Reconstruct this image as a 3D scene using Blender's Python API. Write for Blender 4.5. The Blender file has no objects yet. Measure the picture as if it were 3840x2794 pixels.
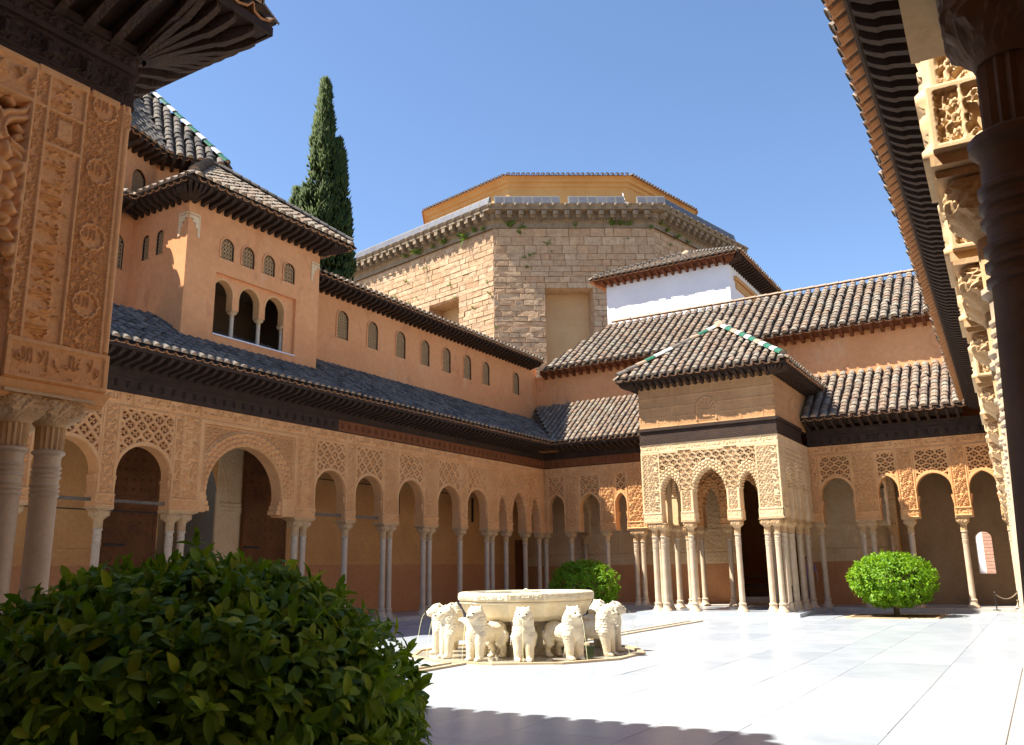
import bpy, bmesh, math, random
import numpy as np
from mathutils import Vector, Matrix, Euler

random.seed(7); np.random.seed(7)
sc = bpy.context.scene
col = sc.collection
R = math.radians

# ------------------------------------------------------------------ camera, sky, sun, exposure
FOC, YAW, PIT, ROL, EYE = 3204.27, .5448, .227, -.015, 1.40
_cy, _sy, _cp, _sp = math.cos(YAW), math.sin(YAW), math.cos(PIT), math.sin(PIT)
FW = np.array([_cp*_cy, _cp*_sy, _sp]); _r0 = np.array([_sy, -_cy, 0.]); _u0 = np.cross(_r0, FW)
_c, _s = math.cos(ROL), math.sin(ROL)
RT = _c*_r0 + _s*_u0; UP = -_s*_r0 + _c*_u0
cam = bpy.data.cameras.new('camera'); camo = bpy.data.objects.new('camera', cam); col.objects.link(camo)
cam.sensor_width = 36; cam.lens = 36*FOC/3840; cam.clip_start = .05; cam.clip_end = 3000
camo.matrix_world = Matrix(((RT[0], UP[0], -FW[0], 0), (RT[1], UP[1], -FW[1], 0), (RT[2], UP[2], -FW[2], EYE), (0, 0, 0, 1)))
sc.camera = camo

SUN = Vector((-.435, .518, 1.0)).normalized()
wd = bpy.data.worlds.new('World'); sc.world = wd; wd.use_nodes = True
nt = wd.node_tree; bg = nt.nodes['Background']; sky = nt.nodes.new('ShaderNodeTexSky')
sky.sky_type = 'NISHITA'; sky.sun_disc = False
sky.sun_elevation = math.asin(SUN.z); sky.sun_rotation = math.atan2(SUN.x, SUN.y)
sky.altitude = 800; sky.air_density = 1.0; sky.dust_density = .3; sky.ozone_density = 3.6
nt.links.new(sky.outputs[0], bg.inputs[0]); bg.inputs[1].default_value = .073
sl = bpy.data.lights.new('sun', 'SUN'); sl.energy = 4.1; sl.angle = R(.5); sl.color = (1, .94, .83)
slo = bpy.data.objects.new('sun', sl); col.objects.link(slo)
slo.rotation_euler = SUN.to_track_quat('Z', 'Y').to_euler(); slo.location = (-20, 30, 60)
sc.view_settings.view_transform = 'Standard'; sc.view_settings.look = 'None'
sc.view_settings.gamma = 1; sc.view_settings.use_curve_mapping = False
sc.view_settings.exposure = 1.74
sc.cycles.max_bounces = 8; sc.cycles.diffuse_bounces = 5; sc.cycles.use_denoising = True

def project(p):
    d = np.asarray(p, float) - np.array([0, 0, EYE]); z = d @ FW
    return 1920 + FOC*(d @ RT)/z, 1397 - FOC*(d @ UP)/z, z
def in_view(p, m=120):
    u, v, z = project(p)
    return z > .1 and -m < u < 3840+m and -m < v < 2794+m

# ------------------------------------------------------------------ materials
def nn(nt, t, **kw):
    n = nt.nodes.new(t)
    for k, v in kw.items(): setattr(n, k, v)
    return n
def c4(c): return (c[0], c[1], c[2], 1)
def mat(name, c1, c2=None, scale=2.5, rough=.85, spec=.25, bump=0., bscale=30., bdist=.01, palette=None,
        fine=.12, stain=None, voro=0., vscale=20., wave=None, transl=0., metallic=0., streak=0.):
    m = bpy.data.materials.new(name); m.use_nodes = True; nt = m.node_tree; L = nt.links.new
    b = nt.nodes['Principled BSDF']
    b.inputs['Roughness'].default_value = rough; b.inputs['Metallic'].default_value = metallic
    b.inputs['Specular IOR Level'].default_value = spec
    tc = nn(nt, 'ShaderNodeTexCoord')
    n1 = nn(nt, 'ShaderNodeTexNoise'); n1.inputs['Scale'].default_value = scale; n1.inputs['Detail'].default_value = 6
    n1.inputs['Roughness'].default_value = .62
    L(tc.outputs['Object'], n1.inputs['Vector'])
    mx = nn(nt, 'ShaderNodeMix', data_type='RGBA')
    mr = nn(nt, 'ShaderNodeMapRange'); mr.inputs[1].default_value = .34; mr.inputs[2].default_value = .66
    L(n1.outputs['Fac'], mr.inputs[0]); L(mr.outputs[0], mx.inputs['Factor'])
    if palette:
        g = nn(nt, 'ShaderNodeNewGeometry'); oi = nn(nt, 'ShaderNodeObjectInfo')
        ad = nn(nt, 'ShaderNodeMath', operation='ADD'); fr = nn(nt, 'ShaderNodeMath', operation='FRACT')
        L(g.outputs['Random Per Island'], ad.inputs[0]); L(oi.outputs['Random'], ad.inputs[1]); L(ad.outputs[0], fr.inputs[0])
        cr = nn(nt, 'ShaderNodeValToRGB'); cr.color_ramp.interpolation = 'LINEAR'
        e = cr.color_ramp.elements
        while len(e) < len(palette): e.new(.5)
        for i, pc in enumerate(palette):
            e[i].position = i/(len(palette)-1); e[i].color = c4(pc)
        L(fr.outputs[0], cr.inputs[0])
        dk = nn(nt, 'ShaderNodeMix', data_type='RGBA', blend_type='MULTIPLY'); dk.inputs['Factor'].default_value = 1
        L(cr.outputs[0], dk.inputs[6]); dk.inputs[7].default_value = c4(c2 or (.75, .75, .75))
        L(cr.outputs[0], mx.inputs[6]); L(dk.outputs[2], mx.inputs[7])
    else:
        mx.inputs[6].default_value = c4(c1); mx.inputs[7].default_value = c4(c2 or c1)
    out = mx.outputs[2]
    if fine:
        n2 = nn(nt, 'ShaderNodeTexNoise'); n2.inputs['Scale'].default_value = scale*14; n2.inputs['Detail'].default_value = 4
        L(tc.outputs['Object'], n2.inputs['Vector'])
        m2 = nn(nt, 'ShaderNodeMapRange'); m2.inputs[3].default_value = 1-fine*1.6; m2.inputs[4].default_value = 1+fine*1.6
        L(n2.outputs['Fac'], m2.inputs[0])
        vm = nn(nt, 'ShaderNodeVectorMath', operation='SCALE'); L(out, vm.inputs[0]); L(m2.outputs[0], vm.inputs['Scale'])
        out = vm.outputs[0]
    for stn in (stain if isinstance(stain, list) else [stain] if stain else []):   # (color, scale, threshold, strength, zstretch)
        sc_, ss, th, st, zs = stn
        mp = nn(nt, 'ShaderNodeMapping'); mp.inputs['Scale'].default_value = (1, 1, zs)
        L(tc.outputs['Object'], mp.inputs[0])
        n3 = nn(nt, 'ShaderNodeTexNoise'); n3.inputs['Scale'].default_value = ss; n3.inputs['Detail'].default_value = 8
        n3.inputs['Roughness'].default_value = .7
        L(mp.outputs[0], n3.inputs['Vector'])
        m3 = nn(nt, 'ShaderNodeMapRange'); m3.inputs[1].default_value = th; m3.inputs[2].default_value = th+.12
        m3.inputs[4].default_value = st
        L(n3.outputs['Fac'], m3.inputs[0])
        mx3 = nn(nt, 'ShaderNodeMix', data_type='RGBA'); L(m3.outputs[0], mx3.inputs['Factor'])
        L(out, mx3.inputs[6]); mx3.inputs[7].default_value = c4(sc_); out = mx3.outputs[2]
    L(out, b.inputs['Base Color'])
    prev = None
    def addbump(h, dist, strength):
        nonlocal prev
        bn = nn(nt, 'ShaderNodeBump'); bn.inputs['Distance'].default_value = dist; bn.inputs['Strength'].default_value = strength
        L(h, bn.inputs['Height'])
        if prev: L(prev, bn.inputs['Normal'])
        prev = bn.outputs[0]
    if bump:
        n4 = nn(nt, 'ShaderNodeTexNoise'); n4.inputs['Scale'].default_value = bscale; n4.inputs['Detail'].default_value = 5
        L(tc.outputs['Object'], n4.inputs['Vector']); addbump(n4.outputs['Fac'], bdist, bump)
    if voro:
        v = nn(nt, 'ShaderNodeTexVoronoi', feature='DISTANCE_TO_EDGE'); v.inputs['Scale'].default_value = vscale
        nz = nn(nt, 'ShaderNodeTexNoise'); nz.inputs['Scale'].default_value = vscale*.5
        va = nn(nt, 'ShaderNodeMix', data_type='RGBA', blend_type='LINEAR_LIGHT'); va.inputs['Factor'].default_value = .06
        L(tc.outputs['Object'], nz.inputs['Vector']); L(tc.outputs['Object'], va.inputs[6]); L(nz.outputs['Color'], va.inputs[7])
        L(va.outputs[2], v.inputs['Vector']); addbump(v.outputs['Distance'], .03, voro)
    if wave:
        w = nn(nt, 'ShaderNodeTexWave', wave_type='BANDS', bands_direction=wave[1]); w.inputs['Scale'].default_value = wave[0]
        w.inputs['Distortion'].default_value = wave[3] if len(wave) > 3 else 2.
        w.inputs['Detail'].default_value = 3
        L(tc.outputs['Object'], w.inputs['Vector']); addbump(w.outputs['Fac'], .02, wave[2])
    if prev: L(prev, b.inputs['Normal'])
    if transl:
        tr = nn(nt, 'ShaderNodeBsdfTranslucent'); ms = nn(nt, 'ShaderNodeMixShader'); ms.inputs[0].default_value = transl
        sat = nn(nt, 'ShaderNodeMix', data_type='RGBA', blend_type='MULTIPLY'); sat.inputs['Factor'].default_value = 1
        L(out, sat.inputs[6]); sat.inputs[7].default_value = (1.6, 1.5, .5, 1)
        L(sat.outputs[2], tr.inputs['Color']); o = nt.nodes['Material Output']
        L(b.outputs[0], ms.inputs[1]); L(tr.outputs[0], ms.inputs[2]); L(ms.outputs[0], o.inputs['Surface'])
    return m

M = {}
M['carved'] = mat('carved_stucco', (.71, .38, .165), (.62, .31, .125), scale=1.6, bump=.15, bscale=60, bdist=.01, fine=.14)
M['carved_pale'] = mat('carved_stucco_pale', (.72, .52, .31), (.64, .43, .23), scale=1.8, bump=.15, bscale=60, bdist=.01, fine=.12)
M['orange'] = mat('orange_plaster', (.71, .33, .145), (.63, .27, .11), scale=.45, bump=.35, bscale=14, bdist=.014, fine=.10,
                  stain=[((.46, .185, .095), 1.5, .56, .65, .5), ((.72, .43, .25), .9, .57, .6, .35), ((.38, .18, .105), 5.5, .64, .7, .13)])
M['ochre'] = mat('ochre_plaster', (.66, .36, .14), (.57, .29, .10), scale=.7, bump=.3, bscale=14, bdist=.012, fine=.12,
                 stain=[((.44, .25, .11), 1.8, .56, .55, .35), ((.58, .40, .22), 1.2, .6, .4, .5)])
M['dado'] = mat('terracotta_plaster', (.56, .27, .12), (.48, .215, .09), scale=.7, bump=.3, bscale=16, bdist=.01, fine=.12,
                stain=[((.42, .20, .10), 2.2, .56, .5, .4), ((.55, .36, .22), 1.4, .6, .45, .6)])
M['white'] = mat('white_plaster', (.82, .80, .80), (.74, .72, .73), scale=.6, bump=.2, bscale=12, bdist=.01, fine=.03)
M['yellow'] = mat('yellow_plaster', (.60, .34, .13), (.52, .27, .09), scale=.6, bump=.15, bscale=14, bdist=.01, fine=.06,
                  stain=((.45, .24, .10), 1.2, .6, .5, 3.))
M['grey_plaster'] = mat('pale_grey_plaster', (.40, .38, .33), (.30, .28, .24), scale=.7, bump=.2, bscale=14, fine=.08)
M['marble'] = mat('column_marble', (.60, .48, .35), (.49, .36, .235), scale=3, rough=.45, spec=.4, bump=.15, bscale=25, bdist=.006, fine=.1,
                  stain=((.46, .25, .12), 2.5, .56, .6, .25))
M['fount'] = mat('fountain_marble', (.74, .67, .50), (.62, .52, .34), scale=4, rough=.5, spec=.4, bump=.3, bscale=30, bdist=.01, fine=.1,
                 stain=((.52, .40, .22), 3.5, .56, .55, .5), wave=(5., 'Z', .08, 12.))
M['floor'] = mat('marble_floor', (1, 1, 1), (.84, .86, .88), scale=1.6, rough=.16, spec=.5, fine=.03,
                 stain=[((.36, .38, .41), 1.3, .56, .45, 1.), ((.50, .44, .36), .7, .63, .4, 1.)],
                 palette=[(.41, .45, .49), (.37, .41, .455), (.45, .48, .515), (.40, .435, .475), (.46, .49, .52), (.345, .385, .43), (.43, .46, .495)], bump=.03, bscale=4)
M['floor'].node_tree.nodes['Principled BSDF'].inputs['Roughness'].default_value = .26
M['floor'].node_tree.nodes['Principled BSDF'].inputs['Specular IOR Level'].default_value = .36
M['marble_shade'] = mat('shade_painted_marble', (.20, .125, .08), (.13, .08, .05), scale=3, rough=.5, bump=.15, bscale=25, bdist=.006)  # brown tone puts the gallery shade into the near column's colour
M['diaper'] = mat('brown_diapered_plaster', (.52, .28, .125), (.44, .225, .095), scale=1.4, bump=.2, bscale=50, bdist=.008, fine=.14,
                  stain=[((.36, .19, .09), 2.4, .57, .6, .5), ((.58, .38, .22), 1.6, .6, .5, .6)])
M['kerb'] = mat('tan_marble_kerb', (.55, .42, .26), (.47, .34, .2), scale=4, rough=.5, fine=.1)
M['step'] = mat('grey_marble_step', (.50, .47, .43), (.40, .36, .32), scale=3, rough=.4, fine=.1)
M['earth'] = mat('dry_earth', (.10, .065, .04), (.16, .11, .07), scale=9, bump=.8, bscale=40, bdist=.03)
M['base'] = mat('ground_sheet', (.24, .19, .13), (.2, .15, .1), scale=.5)
M['wood'] = mat('dark_wood', (.05, .028, .018), (.032, .018, .012), scale=3, rough=.75, bump=.5, bscale=45, bdist=.012, fine=.25)
M['wood_carved'] = mat('dark_carved_wood', (.058, .032, .02), (.034, .019, .013), scale=3, rough=.75, bump=.6, bscale=50, bdist=.015, fine=.25, voro=.6, vscale=16)
M['wood_new'] = mat('new_brown_wood', (.22, .075, .024), (.15, .048, .016), scale=2.5, rough=.7, bump=.4, bscale=40, bdist=.012, fine=.25, voro=.5, vscale=16)
M['wood_red'] = mat('reddish_wood', (.17, .06, .025), (.12, .04, .017), scale=3, rough=.75, bump=.4, bscale=40, bdist=.01, fine=.2)
M['door'] = mat('carved_door_wood', (.20, .075, .022), (.11, .04, .013), scale=1.5, rough=.65, bump=.3, bscale=40, bdist=.01, fine=.2, voro=.8, vscale=9)
M['tile'] = mat('old_roof_tile', (1, 1, 1), (.62, .58, .55), scale=9, rough=.9, fine=.25, bump=.4, bscale=40, bdist=.01,
                stain=[((.13, .11, .09), .9, .52, .55, 1.), ((.36, .34, .27), 2.2, .6, .5, 1.)],
                palette=[(.26, .19, .135), (.32, .225, .155), (.235, .185, .14), (.345, .27, .20), (.285, .235, .18), (.31, .275, .22), (.21, .16, .125), (.30, .205, .14)])
M['tile_pan'] = mat('roof_tile_pan', (1, 1, 1), (.5, .48, .46), scale=8, rough=.95, fine=.25,
                    palette=[(.12, .08, .055), (.18, .11, .075), (.09, .07, .055), (.15, .12, .09)])
M['tile_dark'] = mat('dark_roof_tile', (1, 1, 1), (.6, .6, .6), scale=9, rough=.95, fine=.3, bump=.4, bscale=40, bdist=.01,
                     palette=[(.14, .12, .105), (.20, .165, .14), (.10, .09, .08), (.25, .21, .17), (.17, .15, .13)])  # darker, greyer palette than the other roof tiles
M['mortar'] = mat('eave_mortar', (.42, .30, .21), (.30, .20, .13), scale=9, fine=.2)
M['pan_end'] = mat('eave_pan_tile', (.48, .24, .11), (.38, .17, .075), scale=8, fine=.2)
M['green'] = mat('green_glazed_tile', (.03, .12, .06), (.05, .18, .10), scale=9, rough=.2, spec=.6, fine=.2)
M['glaze_white'] = mat('white_glazed_tile', (.72, .71, .66), (.55, .52, .45), scale=9, rough=.25, spec=.6, fine=.12)
M['stone'] = mat('golden_ashlar', (1, 1, 1), (.72, .66, .62), scale=3.5, rough=.95, fine=.22, bump=.9, bscale=9, bdist=.05,
                 palette=[(.54, .36, .215), (.48, .32, .195), (.58, .42, .27), (.46, .30, .18), (.53, .385, .25), (.50, .31, .18)],
                 stain=[((.34, .22, .14), 2.2, .54, .6, 1.), ((.66, .50, .34), 1.1, .57, .55, 1.), ((.16, .11, .075), 6., .61, .85, 1.)])
M['stone_grey'] = mat('weathered_cornice_stone', (.30, .23, .16), (.20, .155, .11), scale=2.5, rough=.95, fine=.25, bump=.8, bscale=12, bdist=.04,
                      stain=((.12, .10, .08), 3., .55, .8, 1.))
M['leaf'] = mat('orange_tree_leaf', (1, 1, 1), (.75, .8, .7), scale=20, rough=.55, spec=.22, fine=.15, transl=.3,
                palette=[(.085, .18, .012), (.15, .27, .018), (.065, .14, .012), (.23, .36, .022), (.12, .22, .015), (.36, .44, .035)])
M['leaf_lit'] = mat('sunlit_orange_tree_leaf', (1, 1, 1), (.8, .85, .7), scale=20, rough=.5, spec=.3, fine=.15, transl=.42,
                    palette=[(.13, .27, .012), (.20, .36, .016), (.10, .22, .012), (.27, .43, .02)])  # sunlight on the far crowns put into the leaf colour
M['cypress'] = mat('cypress_foliage', (1, 1, 1), (.7, .75, .6), scale=3, rough=.8, fine=.2, transl=.08,
                   palette=[(.03, .05, .012), (.055, .08, .016), (.024, .042, .011), (.085, .105, .022), (.04, .062, .014)])
M['weed'] = mat('wall_weed', (.09, .16, .03), (.14, .20, .05), scale=5, rough=.8, transl=.2)
M['bark'] = mat('bark', (.14, .10, .065), (.09, .06, .04), scale=12, bump=.8, bscale=40, bdist=.02)
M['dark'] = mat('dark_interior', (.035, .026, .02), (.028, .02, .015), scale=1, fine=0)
M['metal'] = mat('dark_iron', (.05, .045, .04), (.035, .03, .028), scale=9, rough=.5, metallic=.6)
M['zinc'] = mat('grey_metal_frame', (.20, .19, .18), (.15, .145, .14), scale=5, rough=.6)
M['glass'] = mat('skylight_glass', (.13, .13, .15), (.09, .09, .105), scale=.9, rough=.4, spec=.3, fine=.1)
M['lattice'] = mat('carved_lattice', (.46, .29, .15), (.38, .23, .11), scale=6, fine=.15)
M['rope'] = mat('rope', (.40, .30, .2), scale=30)
M['skin'] = mat('skin', (.45, .26, .18), scale=9, fine=.05)
M['hair'] = mat('dark_hair', (.03, .02, .015), scale=20)
M['teal'] = mat('teal_cloth', (.02, .10, .12), (.015, .08, .1), scale=9, fine=.1)
M['lilac'] = mat('lilac_cloth', (.30, .18, .30), (.25, .15, .25), scale=9, fine=.1)
M['denim'] = mat('grey_trousers', (.22, .2, .2), (.17, .16, .16), scale=9, fine=.1)
def water_mat():
    m = bpy.data.materials.new('water'); m.use_nodes = True; b = m.node_tree.nodes['Principled BSDF']
    b.inputs['Base Color'].default_value = (.25, .30, .27, 1); b.inputs['Roughness'].default_value = .04
    b.inputs['Specular IOR Level'].default_value = .6
    n = nn(m.node_tree, 'ShaderNodeTexNoise'); n.inputs['Scale'].default_value = 9; bn = nn(m.node_tree, 'ShaderNodeBump')
    bn.inputs['Strength'].default_value = .3; bn.inputs['Distance'].default_value = .02
    m.node_tree.links.new(n.outputs['Fac'], bn.inputs['Height']); m.node_tree.links.new(bn.outputs[0], b.inputs['Normal'])
    return m
M['water'] = water_mat()
M['wood_grey'] = mat('grey_timber', (.17, .13, .095), (.11, .085, .06), scale=4, fine=.2)
M['deep'] = mat('shade_painted_plaster', (.30, .19, .10), (.23, .14, .07), scale=.8, bump=.3, bscale=12, fine=.12)  # deep shade behind the right arches put into the plaster colour
M['room'] = mat('shaded_room_plaster', (.16, .095, .05), (.12, .07, .035), scale=1)  # darkness inside the loggia put into the plaster colour
M['brick'] = mat('pale_brick', (.62, .36, .26), (.5, .28, .2), scale=6, fine=.2)
M['ochre_out'] = mat('niche_plaster', (.56, .37, .20), (.50, .32, .16), scale=.6, bump=.2, bscale=10, fine=.06)
M['floor_wet'] = mat('wet_marble', (.55, .50, .42), (.40, .36, .28), scale=3, rough=.08, spec=.6, fine=.08)

# ------------------------------------------------------------------ object helpers
def new_obj(name, data, parent=None):
    o = bpy.data.objects.new(name, data); col.objects.link(o)
    if parent is not None:
        o.parent = parent
        o.matrix_parent_inverse = Matrix.Translation(-parent.location) if parent.data is None else parent.matrix_basis.inverted()
    return o
def tag(o, label=None, cat=None, group=None, kind=None):
    if label: o['label'] = label
    if cat: o['category'] = cat
    if group: o['group'] = group
    if kind: o['kind'] = kind
    return o
def thing(name, label, cat, loc=(0, 0, 0), group=None):
    o = bpy.data.objects.new(name, None); o.location = loc; o.empty_display_size = .3; col.objects.link(o)
    return tag(o, label, cat, group)
def np_mesh(name, V, Q, mats, smooth=False, mi=None):
    me = bpy.data.meshes.new(name); V = np.asarray(V, np.float32); Q = np.asarray(Q, np.int32)
    k = Q.shape[1]
    me.vertices.add(len(V)); me.vertices.foreach_set('co', V.ravel())
    me.loops.add(Q.size); me.loops.foreach_set('vertex_index', Q.ravel())
    me.polygons.add(len(Q)); me.polygons.foreach_set('loop_start', np.arange(0, Q.size, k, dtype=np.int32))
    me.polygons.foreach_set('loop_total', np.full(len(Q), k, np.int32))
    if smooth: me.polygons.foreach_set('use_smooth', np.ones(len(Q), bool))
    if mi is not None: me.polygons.foreach_set('material_index', np.asarray(mi, np.int32))
    for m in (mats if isinstance(mats, (list, tuple)) else [mats]): me.materials.append(m)
    me.update(calc_edges=True); return me

class Frame:
    """wall frame: s along the wall, d into the wall (negative = towards the court), z up"""
    def __init__(f, o, s, d): f.o = np.array([o[0], o[1], 0.]); f.s = np.array([s[0], s[1], 0.]); f.d = np.array([d[0], d[1], 0.])
    def P(f, s, d, z):
        s = np.asarray(s, float); d = np.asarray(d, float); z = np.asarray(z, float)
        s, d, z = np.broadcast_arrays(s, d, z)
        return f.o + s[..., None]*f.s + d[..., None]*f.d + z[..., None]*np.array([0, 0, 1.])
WORLD = Frame((0, 0), (1, 0), (0, 1))

class MB:
    def __init__(m, fr=WORLD): m.fr = fr; m.v = []; m.f = []; m.mi = []; m.cm = 0
    def pts(m, P):
        i = len(m.v); m.v.extend(P); return list(range(i, i+len(P)))
    def face(m, idx): m.f.append(tuple(idx)); m.mi.append(m.cm)
    def poly(m, P): m.face(m.pts(P))
    def hexa(m, P):
        i = m.pts(P)
        for q in ((0, 3, 2, 1), (4, 5, 6, 7), (0, 1, 5, 4), (1, 2, 6, 5), (2, 3, 7, 6), (3, 0, 4, 7)): m.face([i[k] for k in q])
    def box(m, s0, s1, d0, d1, z0, z1):
        m.hexa([(s0, d0, z0), (s1, d0, z0), (s1, d1, z0), (s0, d1, z0), (s0, d0, z1), (s1, d0, z1), (s1, d1, z1), (s0, d1, z1)])
    def bar(m, a, b, w, h, up=(0, 0, 1)):
        a = Vector(a); b = Vector(b); t = (b-a).normalized(); x = t.cross(Vector(up)).normalized()*w/2; y = x.cross(t).normalized()*h/2
        m.hexa([a-x-y, a+x-y, a+x+y, a-x+y, b-x-y, b+x-y, b+x+y, b-x+y])
    def tube(m, path, rad, n=6, cap=True):
        rings = []
        for k, p in enumerate(path):
            p = Vector(p); q0 = Vector(path[max(0, k-1)]); q1 = Vector(path[min(len(path)-1, k+1)])
            t = (q1-q0).normalized(); a = t.orthogonal().normalized(); b = t.cross(a)
            if abs(t.z) > .5: a = (Vector((1, 0, 0))-t*t.x).normalized(); b = t.cross(a)
            r = rad[k] if isinstance(rad, (list, tuple)) else rad
            rings.append(m.pts([p+(a*math.cos(2*math.pi*i/n)+b*math.sin(2*math.pi*i/n))*r for i in range(n)]))
        for A, B in zip(rings, rings[1:]):
            for i in range(n): m.face((A[i], A[(i+1) % n], B[(i+1) % n], B[i]))
        if cap: m.face(rings[0][::-1]); m.face(rings[-1])
    def lathe(m, c, prof, n=12, rot=0., cap=True):
        rings = [m.pts([(c[0]+r*math.cos(rot+2*math.pi*i/n), c[1]+r*math.sin(rot+2*math.pi*i/n), c[2]+z) for i in range(n)]) for r, z in prof]
        for A, B in zip(rings, rings[1:]):
            for i in range(n): m.face((A[i], A[(i+1) % n], B[(i+1) % n], B[i]))
        if cap: m.face(rings[0][::-1]); m.face(rings[-1])
    def mesh(m, name, mats, smooth=False):
        me = bpy.data.meshes.new(name)
        V = m.fr.P(*np.array([tuple(p) for p in m.v]).T) if m.v else np.zeros((0, 3))
        me.from_pydata(V.tolist(), [], m.f)
        for x in (mats if isinstance(mats, (list, tuple)) else [mats]): me.materials.append(x)
        if any(m.mi): me.polygons.foreach_set('material_index', m.mi)
        if smooth: me.polygons.foreach_set('use_smooth', [True]*len(me.polygons))
        me.update(); return me
    def build(m, name, mats, parent=None, smooth=False):
        return new_obj(name, m.mesh(name, mats, smooth), parent)
def smooth_by_angle(me, ang=40):
    me.polygons.foreach_set('use_smooth', [True]*len(me.polygons))
    bm = bmesh.new(); bm.from_mesh(me)
    for e in bm.edges:
        if len(e.link_faces) == 2 and e.calc_face_angle(0) > R(ang): e.smooth = False
    bm.to_mesh(me); bm.free()

def scatter(name, me, mats_list, parent, n_ind=300, stuff_name=None, view=True):
    """copies of one mesh: the nearest in view as objects of their own, the rest joined"""
    inv = []
    for k, Mx in enumerate(mats_list):
        p = Mx.translation; vis = in_view(p) if view else True
        inv.append(((0 if vis else 1), (Vector((0, 0, EYE))-p).length, k))
    inv.sort(); ind = [k for v, _, k in inv if v == 0][:n_ind]; iset = set(ind)
    for k in ind:
        o = bpy.data.objects.new(name, me); o.parent = parent; o.matrix_basis = mats_list[k]; col.objects.link(o)
        if parent.data is None: o.matrix_parent_inverse = Matrix.Translation(-parent.location)
    rest = [k for k in range(len(mats_list)) if k not in iset]
    if rest:
        j = join_copies(me, [mats_list[k] for k in rest]); 
        o = new_obj(stuff_name or name+'_mass', j, parent); o['kind'] = 'stuff'
def join_copies(me, Ms):
    n = len(me.vertices); V = np.empty(n*3); me.vertices.foreach_get('co', V); V = np.c_[V.reshape(-1, 3), np.ones(n)]
    A = np.array([np.array(m)[:3] for m in Ms])           # k,3,4
    W = np.einsum('kij,nj->kni', A, V).reshape(-1, 3)
    nl = len(me.loops); li = np.empty(nl, np.int32); me.loops.foreach_get('vertex_index', li)
    ls = np.empty(len(me.polygons), np.int32); me.polygons.foreach_get('loop_start', ls)
    lt = np.empty(len(me.polygons), np.int32); me.polygons.foreach_get('loop_total', lt)
    mi = np.empty(len(me.polygons), np.int32); me.polygons.foreach_get('material_index', mi)
    sm = np.empty(len(me.polygons), bool); me.polygons.foreach_get('use_smooth', sm)
    k = len(Ms); off = np.repeat(np.arange(k)*n, nl); o = bpy.data.meshes.new(me.name+'_joined')
    o.vertices.add(k*n); o.vertices.foreach_set('co', W.astype(np.float32).ravel())
    o.loops.add(k*nl); o.loops.foreach_set('vertex_index', (np.tile(li, k)+off).astype(np.int32))
    o.polygons.add(k*len(ls)); o.polygons.foreach_set('loop_start', (np.tile(ls, k)+np.repeat(np.arange(k)*nl, len(ls))).astype(np.int32))
    o.polygons.foreach_set('loop_total', np.tile(lt, k)); o.polygons.foreach_set('material_index', np.tile(mi, k)); o.polygons.foreach_set('use_smooth', np.tile(sm, k))
    for m in me.materials: o.materials.append(m)
    o.update(calc_edges=True); return o
def mtx(o, x, y, z):
    return Matrix(((x[0], y[0], z[0], o[0]), (x[1], y[1], z[1], o[1]), (x[2], y[2], z[2], o[2]), (0, 0, 0, 1)))

# ------------------------------------------------------------------ relief patterns (height rasters, sampled periodically)
def seg_field(strokes, nx, ny, W, H, wrapx=True, wrapy=True):
    """min over strokes of (distance - half width), on an nx x ny raster of W x H metres"""
    X, Y = np.meshgrid((np.arange(nx)+.5)*W/nx, (np.arange(ny)+.5)*H/ny); D = np.full(X.shape, 9.)
    for pts, w in strokes:
        for ox in ((-W, 0, W) if wrapx else (0,)):
            for oy in ((-H, 0, H) if wrapy else (0,)):
                P = np.asarray(pts, float)+(ox, oy)
                if P[:, 0].min() > W+.1 or P[:, 0].max() < -.1 or P[:, 1].min() > H+.1 or P[:, 1].max() < -.1: continue
                for (x0, y0), (x1, y1) in zip(P, P[1:]):
                    dx, dy = x1-x0, y1-y0; l2 = dx*dx+dy*dy+1e-12
                    t = np.clip(((X-x0)*dx+(Y-y0)*dy)/l2, 0, 1)
                    D = np.minimum(D, np.hypot(X-x0-t*dx, Y-y0-t*dy)-w)
    return D
def ramp(D, bev): return np.clip(-D/bev+.5, 0, 1)
def spiral(cx, cy, r, turns, a0, sgn, n=14):
    return [(cx+sgn*r*(1-.85*t/n)*math.cos(a0+turns*2*math.pi*t/n), cy+r*(1-.85*t/n)*math.sin(a0+turns*2*math.pi*t/n)) for t in range(n+1)]
def make_arab():
    rnd = random.Random(3); st = []; P = .5
    for i in range(3):
        for j in range(4):
            cx = (i+.5*(j % 2)+.25)*P/3; cy = (j+.5)*P/4; sg = 1 if (i+j) % 2 else -1
            st.append((spiral(cx, cy, .055, 1.35, rnd.random()*6, sg, 10), .0085))
            for k in range(3):
                a = rnd.random()*6.28
                st.append(([(cx+.045*math.cos(a), cy+.045*math.sin(a)), (cx+.085*math.cos(a+.4), cy+.085*math.sin(a+.4))], .011))
    return ramp(seg_field(st, 144, 144, P, P), .007)
T_ARAB = make_arab()
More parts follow.
